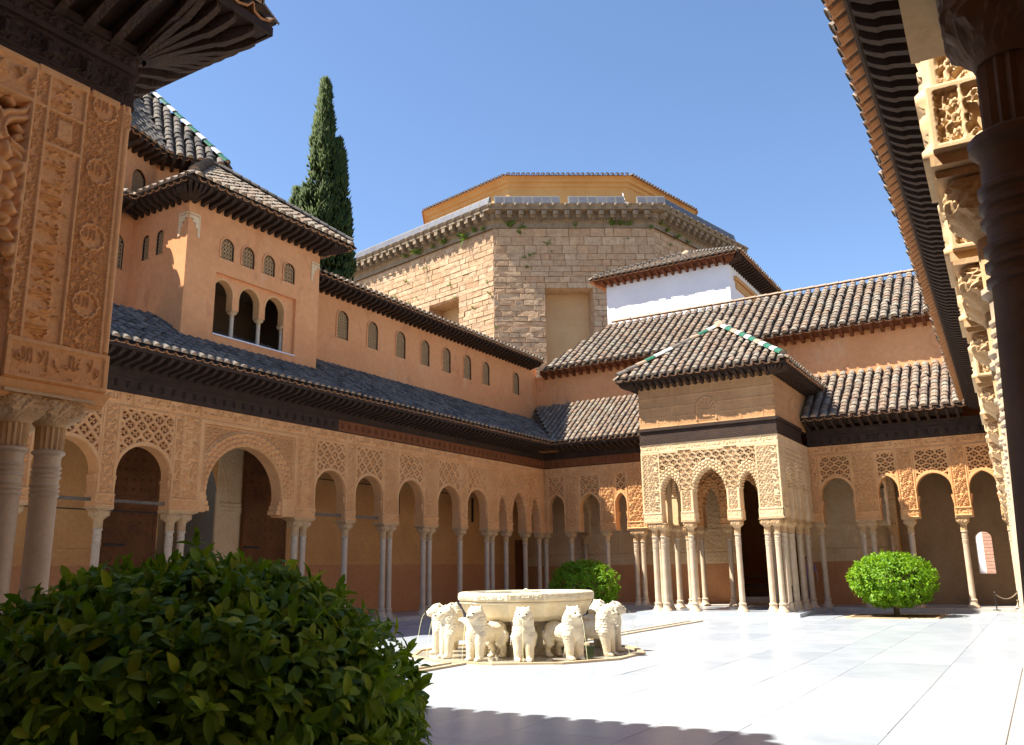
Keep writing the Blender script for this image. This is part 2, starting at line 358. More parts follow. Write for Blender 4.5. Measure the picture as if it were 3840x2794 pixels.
def text_raster(nx=420, ny=84, W=1.5, H=.30, arab=True):
    t = bpy.data.curves.new('inscription_text', 'FONT'); s = '\uFEED\uFEFB \uFECF\uFE8E\uFEDF\uFE90 \uFE87\uFEFB \uFE8D\uFEDF\uFEE0\uFEEA'
    t.body = s[::-1]; o = bpy.data.objects.new('inscription_text', t); col.objects.link(o); bpy.context.view_layer.update()
    me = bpy.data.meshes.new_from_object(o.evaluated_get(bpy.context.evaluated_depsgraph_get()))
    bpy.data.objects.remove(o); me.calc_loop_triangles()
    V = np.array([v.co[:2] for v in me.vertices]); A = np.zeros((ny, nx), bool)
    if len(V):
        lo = V.min(0); hi = V.max(0); V = (V-lo)/(hi-lo)*np.array([nx*.97, ny*.9])+np.array([nx*.015, ny*.05])
        for tr in me.loop_triangles:
            a, b, c = V[list(tr.vertices)]; x0, y0 = np.floor(np.minimum(np.minimum(a, b), c)).astype(int); x1, y1 = np.ceil(np.maximum(np.maximum(a, b), c)).astype(int)+1
            x0 = max(x0, 0); y0 = max(y0, 0); x1 = min(x1, nx); y1 = min(y1, ny)
            if x1 <= x0 or y1 <= y0: continue
            X, Y = np.meshgrid(np.arange(x0, x1)+.5, np.arange(y0, y1)+.5)
            def e(p, q): return (q[0]-p[0])*(Y-p[1])-(q[1]-p[1])*(X-p[0])
            s1, s2, s3 = e(a, b), e(b, c), e(c, a)
            A[y0:y1, x0:x1] |= ((s1 >= 0) & (s2 >= 0) & (s3 >= 0)) | ((s1 <= 0) & (s2 <= 0) & (s3 <= 0))
    B = A.astype(float)
    for ax in (0, 1): B = (B+np.roll(B, 1, ax)+np.roll(B, -1, ax))/3
    B = np.clip((B-.5)*2.6+.5, 0, 1)
    if arab:
        yy, xx = np.mgrid[0:ny, 0:nx]
        B = np.maximum(B, .16*samp(T_ARAB, xx*W/nx/.36, yy*H/ny/.36))
    return B
def samp(T, u, v):
    ny, nx = T.shape; x = (u % 1)*nx-.5; y = (v % 1)*ny-.5
    x0 = np.floor(x).astype(int); y0 = np.floor(y).astype(int); fx = x-x0; fy = y-y0
    g = lambda i, j: T[j % ny, i % nx]
    return (g(x0, y0)*(1-fx)+g(x0+1, y0)*fx)*(1-fy)+(g(x0, y0+1)*(1-fx)+g(x0+1, y0+1)*fx)*fy
T_TEXT = text_raster()
def arab(S, Z, p=.5): return samp(T_ARAB, S/p, Z/p)
def text(S, Z, w, h): return samp(T_TEXT, S/w, Z/h)
def sebka(S, Z, a, b, curl=.05):
    u = S/a; v = Z/b
    p = u+v+curl*np.sin(2*np.pi*(u-v)); q = u-v+curl*np.sin(2*np.pi*(u+v))
    dp = np.abs(p-np.round(p)); dq = np.abs(q-np.round(q)); d = np.minimum(dp, dq)
    rib = np.clip((.17-d)/.05, 0, 1)*(1-.35*np.clip((.045-d)/.03, 0, 1))
    cu = p-np.floor(p)-.5; cv = q-np.floor(q)-.5; r = np.hypot(cu, cv); th = np.arctan2(cv, cu)
    fl = np.clip((.225+.10*np.cos(4*th)-r)/.05, 0, 1)*np.clip((r-.04)/.04, 0, 1)
    return np.maximum(rib, .62*fl)
def interlace(S, Z, p):
    u = S/p; v = Z/p; h = np.zeros(S.shape)
    for a in (0, 45, 90, 135):
        t = u*math.cos(R(a))+v*math.sin(R(a)); t = t*(1 if a % 90 == 0 else 1.41421)
        d = np.abs(t-np.round(t)); h = np.maximum(h, np.clip((.17-d)/.05, 0, 1))
    return h
def domes(a, b, w=1.):
    """rows of scalloped stalactite cells: a, b in cells"""
    row = np.floor(b); x = (a+.5*(row % 2)) % 1-.5; y = b-row
    return np.clip(1-(2*x)**2, 0, 1)**.5*(.35+.65*np.sin(np.pi*np.clip(y, 0, 1)))*w

def relief(name, m, fr, s0, s1, z0, z1, res, hf, parent, keep=None, smooth=True, d0=0., skirt=.09):
    ns = max(2, int(round((s1-s0)/res))+1); nz = max(2, int(round((z1-z0)/res))+1)
    S, Z = np.meshgrid(np.linspace(s0, s1, ns), np.linspace(z0, z1, nz)); H = hf(S, Z)
    V = fr.P(S.ravel(), d0-H.ravel(), Z.ravel()); I = np.arange(ns*nz).reshape(nz, ns)
    Q = np.stack([I[:-1, :-1], I[:-1, 1:], I[1:, 1:], I[1:, :-1]], -1)
    if keep is not None:
        k = keep((S[:-1, :-1]+S[1:, 1:])/2, (Z[:-1, :-1]+Z[1:, 1:])/2); Q = Q[k]
    Q = Q.reshape(-1, 4)
    if len(Q) == 0: return None
    E = np.concatenate([Q[:, [0, 1]], Q[:, [1, 2]], Q[:, [2, 3]], Q[:, [3, 0]]]); N = len(V)
    k1 = E.min(1).astype(np.int64)*N+E.max(1); _, inv, cnt = np.unique(k1, return_inverse=True, return_counts=True); Bd = E[cnt[inv] == 1]
    if skirt and len(Bd):
        V2 = fr.P(S.ravel(), d0-H.ravel()+skirt, Z.ravel()); V = np.concatenate([V, V2]); Q = np.concatenate([Q, np.stack([Bd[:, 1], Bd[:, 0], Bd[:, 0]+N, Bd[:, 1]+N], -1)])
    used = np.unique(Q); rm = np.full(len(V), -1); rm[used] = np.arange(len(used))
    return new_obj(name, np_mesh(name, V[used], rm[Q], m, smooth), parent)

# ------------------------------------------------------------------ arches
class Arch:
    def __init__(a, s0, s1, zs, apex, zj=2.92, lobes=0, lob=.0):
        a.s0, a.s1, a.zs, a.apex, a.zj = s0, s1, zs, apex, zj; a.m = (s0+s1)/2; a.hw = (s1-s0)/2; H = apex-zs
        a.c = max(0., (H*H-a.hw**2)/(2*a.hw)); a.R = a.hw+a.c; a.ta = math.atan2(math.sqrt(a.R**2-a.c**2), a.c)
        a.zk = H/math.sqrt(a.R**2-a.c**2)              # squash when flatter than a semicircle
        a.lobes, a.lob = lobes, lob
    def off(a, th): return -a.lob*np.abs(np.sin(np.pi*a.lobes*th/a.ta)) if a.lobes else 0*th
    def sd(a, S, Z):
        x = np.abs(S-a.m); y = (Z-a.zs)/a.zk; th = np.arctan2(np.maximum(y, 0), x+a.c)
        return np.where(Z > a.zs, np.hypot(x+a.c, y)-a.R-a.off(np.minimum(th, a.ta)), x-a.hw)
    def along(a, S, Z):
        x = np.abs(S-a.m); y = (Z-a.zs)/a.zk
        return np.where(Z > a.zs, np.arctan2(y, x+a.c)*a.R, (Z-a.zs))
    def pts(a, n=14, grow=0., jamb=True):
        if a.lobes: n = max(n, a.lobes*5)
        T = np.linspace(0, a.ta, n+1); r = a.R+grow+a.off(T)
        x = np.maximum(r*np.cos(T)-a.c, 0); z = a.zs+r*np.sin(T)*a.zk
        right = list(zip(a.m+x, z)); left = [(a.m-(s-a.m), z_) for s, z_ in right]
        P = left+right[::-1][1:]
        if jamb: P = [(a.s0-grow, a.zj)]+P+[(a.s1+grow, a.zj)]
        return P
def arch_soffit(fr, A, t, m, parent, name='arch_soffit', grow=-.004, d0=0.):
    mb = MB(fr); P = A.pts(grow=grow); a = mb.pts([(s, d0, z) for s, z in P]); b = mb.pts([(s, t, z) for s, z in P])
    for i in range(len(P)-1): mb.face((a[i], a[i+1], b[i+1], b[i]))
    return mb.build(name, m, parent)
def arch_rim(fr, A, m, parent, w=.07, proud=.02, name='arch_moulding', d0=0.):
    mb = MB(fr); P = A.pts(grow=-.004); Q = A.pts(grow=w)
    a0 = mb.pts([(s, d0+.01, z) for s, z in P]); a = mb.pts([(s, d0-proud, z) for s, z in P])
    b = mb.pts([(s, d0-proud*.8, z) for s, z in Q]); b0 = mb.pts([(s, d0+.03, z) for s, z in Q])
    for i in range(1, len(P)-2):
        for u, v in ((a0, a), (a, b), (b, b0)): mb.face((u[i], u[i+1], v[i+1], v[i]))
    return mb.build(name, m, parent)
def over_arch(mb, A, d, ztop, s0=None, s1=None):
    """plain wall face at depth d above an arch curve"""
    P = A.pts()
    for (sa, za), (sb, zb) in zip(P, P[1:]):
        if abs(sb-sa) > 1e-5: mb.poly([(sa, d, za), (sb, d, zb), (sb, d, ztop), (sa, d, ztop)])
def wall_face(mb, s0, s1, z0, z1, d, opens):
    """flat wall face with arched or square openings (Arch objects, zj = sill)"""
    x = s0
    for A in sorted(opens, key=lambda a: a.s0):
        mb.poly([(x, d, z0), (A.s0, d, z0), (A.s0, d, z1), (x, d, z1)])
        if A.zj > z0+.001: mb.poly([(A.s0, d, z0), (A.s1, d, z0), (A.s1, d, A.zj), (A.s0, d, A.zj)])
        over_arch(mb, A, d, z1); x = A.s1
    mb.poly([(x, d, z0), (s1, d, z0), (s1, d, z1), (x, d, z1)])
# ------------------------------------------------------------------ columns
def column_meshes():
    mb = MB(); r = .092
    prof = [(r*1.05, .23), (r*1.0, .28), (r*.97, 2.02)]
    z = 2.04
    for k in range(3): prof += [(r*.97, z), (r*1.09, z+.008), (r*1.09, z+.02), (r*.97, z+.028)]; z += .04
    z += .03
    for k in range(3): prof += [(r*.97, z), (r*1.09, z+.008), (r*1.09, z+.02), (r*.97, z+.028)]; z += .04
    prof += [(r*.97, 2.37), (r*1.02, 2.38), (r*1.22, 2.395), (r*1.22, 2.415), (r*.98, 2.43)]
    mb.lathe((0, 0, 0), prof, 14, cap=False); shaft = mb.mesh('column', M['marble']); smooth_by_angle(shaft, 35)
    mb = MB(); n = 16                                                  # fluted neck and carved block capital
    for k in range(n):                                                 # flutes
        a0 = 2*math.pi*k/n; a1 = 2*math.pi*(k+1)/n; am = (a0+a1)/2
        P = [(math.cos(a)*q, math.sin(a)*q) for a, q in ((a0, .098), (am, .084), (a1, .098))]
        lo = mb.pts([(x, y, 2.43) for x, y in P]); hi = mb.pts([(x*1.04, y*1.04, 2.62) for x, y in P])
        for i in range(2): mb.face((lo[i], lo[i+1], hi[i+1], hi[i]))
    NC = 72; pk = [(.105, 2.615), (.118, 2.64), (.15, 2.675), (.178, 2.705), (.188, 2.74), (.188, 2.80), (.176, 2.83)]
    zz = np.linspace(2.615, 2.83, 18); prof = list(zip(np.interp(zz, [z for _, z in pk], [q for q, _ in pk]), zz))
    rings = []
    for q, z in prof:                                                  # rounded square
        ring = []
        for i in range(NC):
            a = 2*math.pi*(i+.5)/NC; e = max(abs(math.cos(a)), abs(math.sin(a))); k = min(1, max(0, (q-.105)/.08))
            rr = q*((1-k)+k*min(1/e, 1.22))+k*(.014*float(arab(np.array([a/math.pi*.5]), np.array([z*1.1+.1]), .25)[0])-.008); ring.append((rr*math.cos(a), rr*math.sin(a), z+.008*math.cos(8*a)*k))
        rings.append(mb.pts(ring))
    for A, B in zip(rings, rings[1:]):
        for i in range(NC): mb.face((A[i], A[(i+1) % NC], B[(i+1) % NC], B[i]))
    mb.face(rings[0][::-1]); mb.face(rings[-1])
    mb.box(-.2, .2, -.2, .2, 2.832, 2.86)
    cap = mb.mesh('capital', M['carved_cap'])
    mb = MB(); mb.lathe((0, 0, 0), [(.205, 0), (.20, .03), (.17, .06), (.142, .11), (.122, .17), (.114, .21), (.116, .225), (.13, .235), (.13, .255), (.112, .265), (.102, .295)], 14, cap=True)
    base = mb.mesh('column_base', M['marble']); smooth_by_angle(base, 50)
    return shaft, cap, base
M['carved_cap'] = mat('carved_capital_stone', (.60, .40, .215), (.49, .31, .155), scale=5, rough=.7, bump=.3, bscale=60, bdist=.008, fine=.15)
SHAFT, CAP, BASE = column_meshes()
def column(x, y, parent, z=0., k=1., zk=1.):
    o = bpy.data.objects.new('column', SHAFT); o.parent = parent
    if parent is not None and parent.data is None: o.matrix_parent_inverse = Matrix.Translation(-parent.location)
    o.location = (x, y, z); o.scale = (k, k, zk); o.rotation_euler = (0, 0, 0); col.objects.link(o)
    for nm, me in (('capital', CAP), ('column_base', BASE)):
        c = bpy.data.objects.new(nm, me); c.parent = o; col.objects.link(c)
    return o

# ------------------------------------------------------------------ tiled roofs
def tile_mesh(mt, eave=False, r=.105, L=.36, name='tile'):
    mb = MB(); n = 6 if eave else 5
    A = [math.pi*i/n for i in range(n+1)]
    lo = mb.pts([(r*math.cos(a), -L*.5, r*.82*math.sin(a)) for a in A]); hi = mb.pts([(r*.84*math.cos(a), L*.5, r*.68*math.sin(a)) for a in A])
    for i in range(n): mb.face((lo[i], lo[i+1], hi[i+1], hi[i]))
    k = .87
    li = mb.pts([(r*k*math.cos(a), -L*.5, r*.82*k*math.sin(a)) for a in A])
    for i in range(n): mb.face((lo[i+1], lo[i], li[i], li[i+1]))
    if eave:
        mb.cm = 1
        bk = mb.pts([(r*k*math.cos(a), -L*.5+.02, r*.82*k*math.sin(a)) for a in A]); mb.face(bk)
    me = mb.mesh(name, [mt, M['mortar']] if eave else mt); return me
def pan_mesh(mt, r, L, name='tile', end=None):
    mb = MB(); n = 4; A = [math.pi+math.pi*i/n for i in range(n+1)]
    lo = mb.pts([(r*math.cos(a), 0, r*.6*math.sin(a)+.02) for a in A]); hi = mb.pts([(r*math.cos(a), L, r*.6*math.sin(a)+.02) for a in A])
    for i in range(n): mb.face((lo[i], lo[i+1], hi[i+1], hi[i]))
    lo2 = mb.pts([(r*1.08*math.cos(a), 0, r*.6*1.2*math.sin(a)+.01) for a in A]); hi2 = mb.pts([(r*1.08*math.cos(a), min(L, .3), r*.72*math.sin(a)+.01) for a in A])
    if end: mb.cm = 1
    for i in range(n): mb.face((lo[i+1], lo[i], lo2[i], lo2[i+1])); mb.face((lo2[i+1], lo2[i], hi2[i], hi2[i+1]))
    return mb.mesh(name, [mt, end] if end else mt)
TILES = {}
def roof(parent, fr, s0, s1, d0, z0, d1, z1, pitch, clipL=None, clipR=None, kind='tile', n_ind=300, row=.27, jit=.012, endmat='pan_end', wav=0.):
    """barrel tiles on the slope from the eave (d0, z0) up to (d1, z1); clip functions give s at t = 0..1 up the slope"""
    clipL = clipL or (lambda t: s0); clipR = clipR or (lambda t: s1)
    key = (kind, round(pitch, 3))
    if key not in TILES:
        r = pitch*.40
        TILES[key] = (tile_mesh(M[kind], False, r), tile_mesh(M[kind], True, r), )
    tm, te = TILES[key]; r = pitch*.40
    T = math.hypot(d1-d0, z1-z0); e = Vector(fr.s).normalized()
    u = Vector(fr.d)*((d1-d0)/T)+Vector((0, 0, (z1-z0)/T)); u.normalize(); nrm = e.cross(u)
    if nrm.z < 0: nrm = -nrm
    rnd = random.Random(int(s0*100+z0*37)); ms, me_, pans = [], [], {}
    ncol = int((s1-s0)/pitch)
    for j in range(ncol+1):
        s = s0+(j+.5)*pitch
        if s > s1: break
        ts = [t for t in np.linspace(0, 1, 60) if clipL(t) <= s <= clipR(t)]
        if not ts: continue
        ta, tb = ts[0], ts[-1]
        P0 = Vector(fr.P(s, d0, z0))
        nr = max(1, int(round((tb-ta)*T/row)))
        for i in range(nr):
            t = ta*T+(i+.5)*row
            if ta > .02 and i == 0: t += .05
            if t > tb*T+.05: break
            ax = rnd.gauss(0, .02); q = e.copy(); q = (q+u*ax).normalized(); uu = nrm.cross(q); uu = uu if uu.dot(u) > 0 else -uu
            # every tile lies on the one below: tilt up at its lower end
            tl = .045; uu2 = (uu-nrm*tl).normalized(); nn_ = (nrm+uu*tl).normalized()
            p = P0+u*(t-.02)+nrm*(.035+rnd.gauss(0, jit*.4))+e*rnd.gauss(0, jit)
            first = ta < .02 and i == 0
            if first: p = P0+u*(.13+rnd.gauss(0, .01))+nrm*.035+e*rnd.gauss(0, jit*.6)
            (me_ if first else ms).append(mtx(p, q, uu2, nn_))
        # pan strip between this cover and the next
        if ta < .02 and not (clipL(0)+.03 <= s+pitch/2 <= clipR(0)-.03): continue
        L = round((tb-ta)*T+.05, 1); k = ('pan', kind, round(pitch, 3), L)
        if k not in TILES: TILES[k] = pan_mesh(M['tile_pan'], pitch*.44, L, 'tile', M[endmat])
        p = P0+e*(pitch/2)+u*(ta*T-(.07 if ta < .02 else 0)+rnd.gauss(0, .012))-nrm*.005
        pans.setdefault(k, []).append(mtx(p, e, u, nrm))
    mb = MB(fr); Pts = []
    ks = np.linspace(0, 1, 9)
    for t in ks: Pts.append((clipL(t), d0+(d1-d0)*t, z0+(z1-z0)*t-.045))
    for t in ks[::-1]: Pts.append((clipR(t), d0+(d1-d0)*t, z0+(z1-z0)*t-.045))
    L9 = mb.pts(Pts[:9]); R9 = mb.pts(Pts[:8:-1])
    for i in range(8): mb.face((L9[i], R9[i], R9[i+1], L9[i+1]))
    mb.build('roof_underlay', M['tile_pan'], parent)
    ne = min(len(me_), n_ind//2)
    if me_: scatter('tile', te, me_, parent, ne, 'eave_tiles')
    if ms: scatter('tile', tm, ms, parent, max(0, n_ind-ne), 'roof_tiles')
    for k, v in pans.items():
        o = new_obj('pan_tiles', join_copies(TILES[k], v), parent); o['kind'] = 'stuff'
def merge_stuff(): pass
def ridge_tiles(parent, a, b, mats, size=.13, step=.34, name='ridge_tile'):
    a = Vector(a); b = Vector(b); t = (b-a); n = max(1, int(t.length/step)); t.normalize()
    x = t.cross(Vector((0, 0, 1))).normalized(); up = x.cross(t)
    for i in range(n):
        mk = mats[i % len(mats)]; key = ('ridge', mk, size)
        if key not in TILES: TILES[key] = tile_mesh(M[mk], True, size, step*1.15, 'ridge_tile')
        o = bpy.data.objects.new(name, TILES[key]); o.parent = parent
        if parent.data is None: o.matrix_parent_inverse = Matrix.Translation(-parent.location)
        o.matrix_basis = mtx(a+t*((i+.5)*step)+up*.02+x*random.gauss(0, .006), x, (t-up*.03).normalized(), up); col.objects.link(o)

# ------------------------------------------------------------------ wooden eaves
RAFT = {}
def rafter_mesh(ov, mt, w=.10, h=.13, drop=.11, name='rafter'):
    key = (round(ov, 2), mt, w, drop)
    if key in RAFT: return RAFT[key]
    mb = MB()   # x across, y outwards, z up ; carved lower edge
    prof = [(0, -h-.02), (ov*.35, -h+.01), (ov*.62, -h+.012), (ov*.72, -h-.004), (ov*.86, -h+.02), (ov*.95, -h+.045), (ov, -h+.07)]
    lo = []; hi = []
    for y, z in prof:
        zz = drop*y/ov; lo.append((y, z+zz)); hi.append((y, zz))
    ww = [w/2, w/2, w/2, w/2*1.12, w/2, w/2, w/2*.9]
    A = mb.pts([(-k, y, z) for (y, z), k in zip(lo, ww)]); B = mb.pts([(k, y, z) for (y, z), k in zip(lo, ww)])
    C = mb.pts([(-w/2, y, z) for y, z in hi]); D = mb.pts([(w/2, y, z) for y, z in hi])
    for i in range(len(prof)-1):
        mb.face((A[i], A[i+1], B[i+1], B[i])); mb.face((A[i], C[i], C[i+1], A[i+1])); mb.face((B[i], B[i+1], D[i+1], D[i]))
    mb.face((A[-1], C[-1], D[-1], B[-1]))
    RAFT[key] = mb.mesh(name, M[mt]); return RAFT[key]
def eave(parent, fr, s0, s1, zw, ov, mt='wood', pitch=.255, drop=.11, soffit='wood', fascia='wood', w=.10, n_ind=300, skip0=0., skip1=0., fan0=None, fan1=None):
    """rafters from the wall (d = 0, top zw) out to d = -ov, boards above, fascia"""
    me = rafter_mesh(ov, mt, w, drop=drop); e = Vector(fr.s); out = -Vector(fr.d); Ms = []
    n = int((s1-skip1-s0-skip0)/pitch)
    for i in range(n+1):
        s = s0+skip0+(i+.5)*pitch
        if s > s1-skip1: break
        Ms.append(mtx(Vector(fr.P(s, 0, zw)), e, out, Vector((0, 0, 1))))
    for fan, sc_, sg in ((fan0, s0, -1), (fan1, s1, 1)):
        if not fan: continue
        c = sc_-sg*.02
        for k in range(1, 5):
            a = math.pi/4*(k-.5)/4.0; dirv = (out*math.cos(a)+e*sg*math.sin(a)).normalized(); x = dirv.cross(Vector((0, 0, 1)))
            sc2 = 1/math.cos(a); Ms.append(mtx(Vector(fr.P(c, 0, zw))+dirv*.10, x*.8, dirv*(sc2-.10/ov), Vector((0, 0, 1))))
    scatter('rafter', me, Ms, parent, n_ind, 'rafters')
    e0 = s0-(ov if fan0 else 0); e1 = s1+(ov if fan1 else 0)
    mb = MB(fr); mb.hexa([(s0, .02, zw+.012), (s1, .02, zw+.012), (e1, -ov-.02, zw+drop+.012), (e0, -ov-.02, zw+drop+.012),
                          (s0, .02, zw+.04), (s1, .02, zw+.04), (e1, -ov-.02, zw+drop+.04), (e0, -ov-.02, zw+drop+.04)])
    mb.build('soffit_board', M[soffit], parent)
    mb = MB(fr); mb.box(e0-.02, e1+.02, -ov-.05, -ov-.02, zw+drop-.01, zw+drop+.075); mb.build('fascia', M[fascia], parent)
def wood_frieze(parent, fr, s0, s1, z0=5.55, z1=6.2, split=None, knob=.31):
    """carved beam under the eave; split: (s, material) from s on the lower band is new wood"""
    def beam(name, a, b, mt, zA, zB, d):
        mb = MB(fr); mb.box(a, b, d, .3, zA, zB); return mb.build(name, M[mt], parent)
    h = z1-z0; zl = z0+.52*h
    cuts = [(s0, s1, 'wood_carved')] if not split else [(s0, split[0], 'wood_carved'), (split[0], s1, split[1])]
    for a, b, mt in cuts:
        if b-a < .05: continue
        p = beam('carved_beam', a, b, mt, z0+.002, zl, -.015)
        n = int((b-a)/knob); zc_ = (z0+zl)/2
        if ('boss', mt) not in RAFT:
            mb = MB(); mb.hexa([(-.05, .0, -.09), (.05, .0, -.09), (.05, .0, .09), (-.05, .0, .09), (-.018, -.06, -.05), (.018, -.06, -.05), (.018, -.06, .05), (-.018, -.06, .05)]); RAFT['boss', mt] = mb.mesh('boss', M[mt])
        if n: scatter('boss', RAFT['boss', mt], [mtx(Vector(fr.P(a+(i+.5)*knob, -.0145, zc_)), fr.s, fr.d, (0, 0, 1)) for i in range(n)], p, 60, 'bosses')
    beam('moulding', s0, s1, 'wood', zl+.002, zl+.06, -.05); beam('upper_beam', s0, s1, 'wood_carved', zl+.062, z1-.075, -.03)
    beam('moulding', s0, s1, 'wood', z1-.073, z1-.002, -.075)
    beam('moulding', s0, s1, 'wood', z0-.03, z0, -.03)

# ------------------------------------------------------------------ arcades
def pier_relief(parent, fr, a, b, res, flip=1, ztop=5.2, m='carved', plain=.045, kind=0, scale=.50):
    def hf(S, Z):
        U = S*flip; h = plain*arab(U, Z, scale)
        w = b-a
        if kind == 1: h = np.where(np.abs(S-(a+b)/2) < w*.18, .035*samp(T_TEXT, (Z-3.2)/.9, .5+(S-(a+b)/2)*flip/(w*.4)), h)
        e = np.minimum(S-a, b-S); h = np.where((kind == 2) & (Z > 3.8), sebka((S-29.5)*flip, Z-ztop, .30, .34, .04)*.075-.05, h); h = np.where((e < .045) & ((kind != 2) | (Z < 3.8)), .024, h); h = np.where((e > .045) & (e < .07) & (kind != 2), -.006, h)
        bl = (Z < 3.17); h = np.where(bl, .026+.03*text((U-a*flip), Z-2.93, max(.5, (b-a)), .22), h)
        h = np.where((Z > 3.14) & (Z < 3.19), .06, h); h = np.where(Z < 2.95, .06, h)
        return h
    return relief('carved_pier', M[m], fr, a, b, 2.905, ztop, res, hf, parent, smooth=False)
def arch_panel(parent, fr, A, res, pat, flip=1, ztop=5.2, m='carved', depth=.085, edge=.05, s0=None, s1=None):
    s0 = A.s0 if s0 is None else s0; s1 = A.s1 if s1 is None else s1
    def hf(S, Z):
        U = (S-(s0+s1)/2)*flip
        h = pat(U, Z-ztop)*depth*.5-depth*.5+.008
        e = np.minimum(np.minimum(S-s0, s1-S), ztop-Z); h = np.where(e < edge, .012, h)
        sd = A.sd(S, Z); h = np.where(sd < .085, 0., h)
        return h
    def kp(S, Z):
        e = np.minimum(np.minimum(S-s0, s1-S), ztop-Z); sd = A.sd(S, Z)
        return (sd > -.012) & ((pat((S-(s0+s1)/2)*flip, Z-ztop) > .10) | (e < edge+.01) | (sd < .09))
    return relief('sebka_panel', M[m], fr, s0, s1, A.zs-.05 if A.zj < A.zs else A.zs, ztop, res, hf, parent, keep=kp, skirt=.10, smooth=False)
def bracket(fr, s, sg, zs, t, m, parent):
    """stalactite bracket under the springing of an arch"""
    mb = MB(fr)
    for k in range(4):
        w = .012+.016*k; z0 = 3.25+k*.09
        if z0+.09 > zs: break
        mb.box(min(s, s+sg*w), max(s, s+sg*w), .03, t-.03, z0, z0+.088)
    if mb.v: mb.build('bracket', m, parent)
def pier_core(parent, fr, a, b, t, m, ztop, cols):
    mb = MB(fr); mb.box(a-.02, b+.02, -.035, t+.035, 2.862, 2.905); mb.build('abacus', M['carved_cap'], parent)
    mb = MB(fr); mb.poly([(a, t, 2.905), (b, t, 2.905), (b, t, ztop), (a, t, ztop)]); mb.poly([(a, -.03, 2.904), (b, -.03, 2.904), (b, t, 2.904), (a, t, 2.904)])
    for z in (3.18,):                                                    # block return on the jamb sides
        for s, sg in ((a, -1), (b, 1)): mb.box(min(s, s+sg*.02), max(s, s+sg*.02), -.02, t-.005, 2.906, z)
    mb.build('pier_core', M[m], parent)
    for s in cols:
        p = fr.P(s, t/2, 0); column(p[0], p[1], parent)
def gallery(parent, fr, piers, arches, sA, sB, t=.36, res=.02, m='carved', flip=1, frieze=True, ztop=5.2, portal=None, inner=True):
    """piers: (a, b, [column s], kind); arches: (a, b, zs, apex, pattern)"""
    for a, b, cols, kind in piers:
        pier_relief(parent, fr, a, b, res, flip, ztop, m, kind=kind); pier_core(parent, fr, a, b, t, m, ztop+.35, cols)
    for a, b, zs, apex, pat in arches:
        A = Arch(a, b, zs, apex, 2.905)
        if pat == 'portal': portal(A); continue
        if pat == 'muq':
            A = Arch(a, b, zs, apex, 2.905, lobes=5, lob=.035)
            def pf(S, Z, A=A):
                base = sebka(S, Z, .30, .36, .04)
                return base
            def hf(S, Z, A=A):
                sd = A.sd(S, Z); al = A.along(S, Z)
                h = sebka((S-29.5)*flip, Z-ztop, .30, .34, .04)*.075-.05
                band = (sd < .26) & (sd > -.05); h = np.where(band, -.02+.085*domes(al/.12, sd/.09), h)
                e = ztop-Z; return np.where(e < .05, .012, h)
            relief('sebka_panel', M[m], fr, a, b, zs-.05, ztop, res, hf, parent, keep=lambda S, Z, A=A: A.sd(S, Z) > -.012)
            arch_soffit(fr, A, t, M[m], parent)
        else:
            arch_panel(parent, fr, A, res, pat, flip, ztop, m); arch_soffit(fr, A, t, M[m], parent); arch_rim(fr, A, M[m], parent, .075, .018)
            bracket(fr, a, 1, zs, t, M[m], parent); bracket(fr, b, -1, zs, t, M[m], parent)
        mb = MB(fr); over_arch(mb, A, t, ztop+.35); mb.build('arch_back', M[m], parent)
    if frieze:
        def hf(S, Z):
            h = -.012+.05*text(S*flip, Z-ztop-.035, 1.9, .28); e = np.minimum(Z-ztop, ztop+.345-Z); return np.where(e < .03, .022, h)
        relief('inscription_frieze', M[m], fr, sA, sB, ztop, ztop+.345, res*.8, hf, parent, smooth=False)
P1 = lambda S, Z: sebka(S, Z, .31, .39, .055)
P2_ = lambda S, Z: sebka(S, Z, .35, .42, .015)
P3 = lambda S, Z: sebka(S, Z, .30, .40, .07)
def lattice_mesh(w, h, mt, cell=.055, name='lattice'):
    """pierced plaster screen filling an arched opening w wide and h high"""
    mb = MB(); r = w/2; hz = h-r
    def inside(x, z): return abs(x) <= r and z >= 0 and (z <= hz or math.hypot(x, z-hz) <= r)
    b = cell*.17
    for fam in (1, -1):
        for k in range(-60, 60):
            pts = []
            for q in np.linspace(-h-w, h+w, 260):
                x = (k*cell*1.5+q)/2*1.0; z = fam*(q-k*cell*1.5)/2*1.15+h/2
                if inside(x, z): pts.append((x, z))
            if len(pts) > 1:
                (x0, z0), (x1, z1) = pts[0], pts[-1]; mb.bar((x0, 0, z0), (x1, 0, z1), b*2, .03, up=(0, 1, 0))
    x = -r
    while x < r:
        zt = hz+math.sqrt(max(0, r*r-x*x)); mb.bar((x, .002, 0), (x, .002, zt), b*1.8, .026, up=(0, 1, 0)); x += cell*1.5
    return mb.mesh(name, mt)
LAT = {}
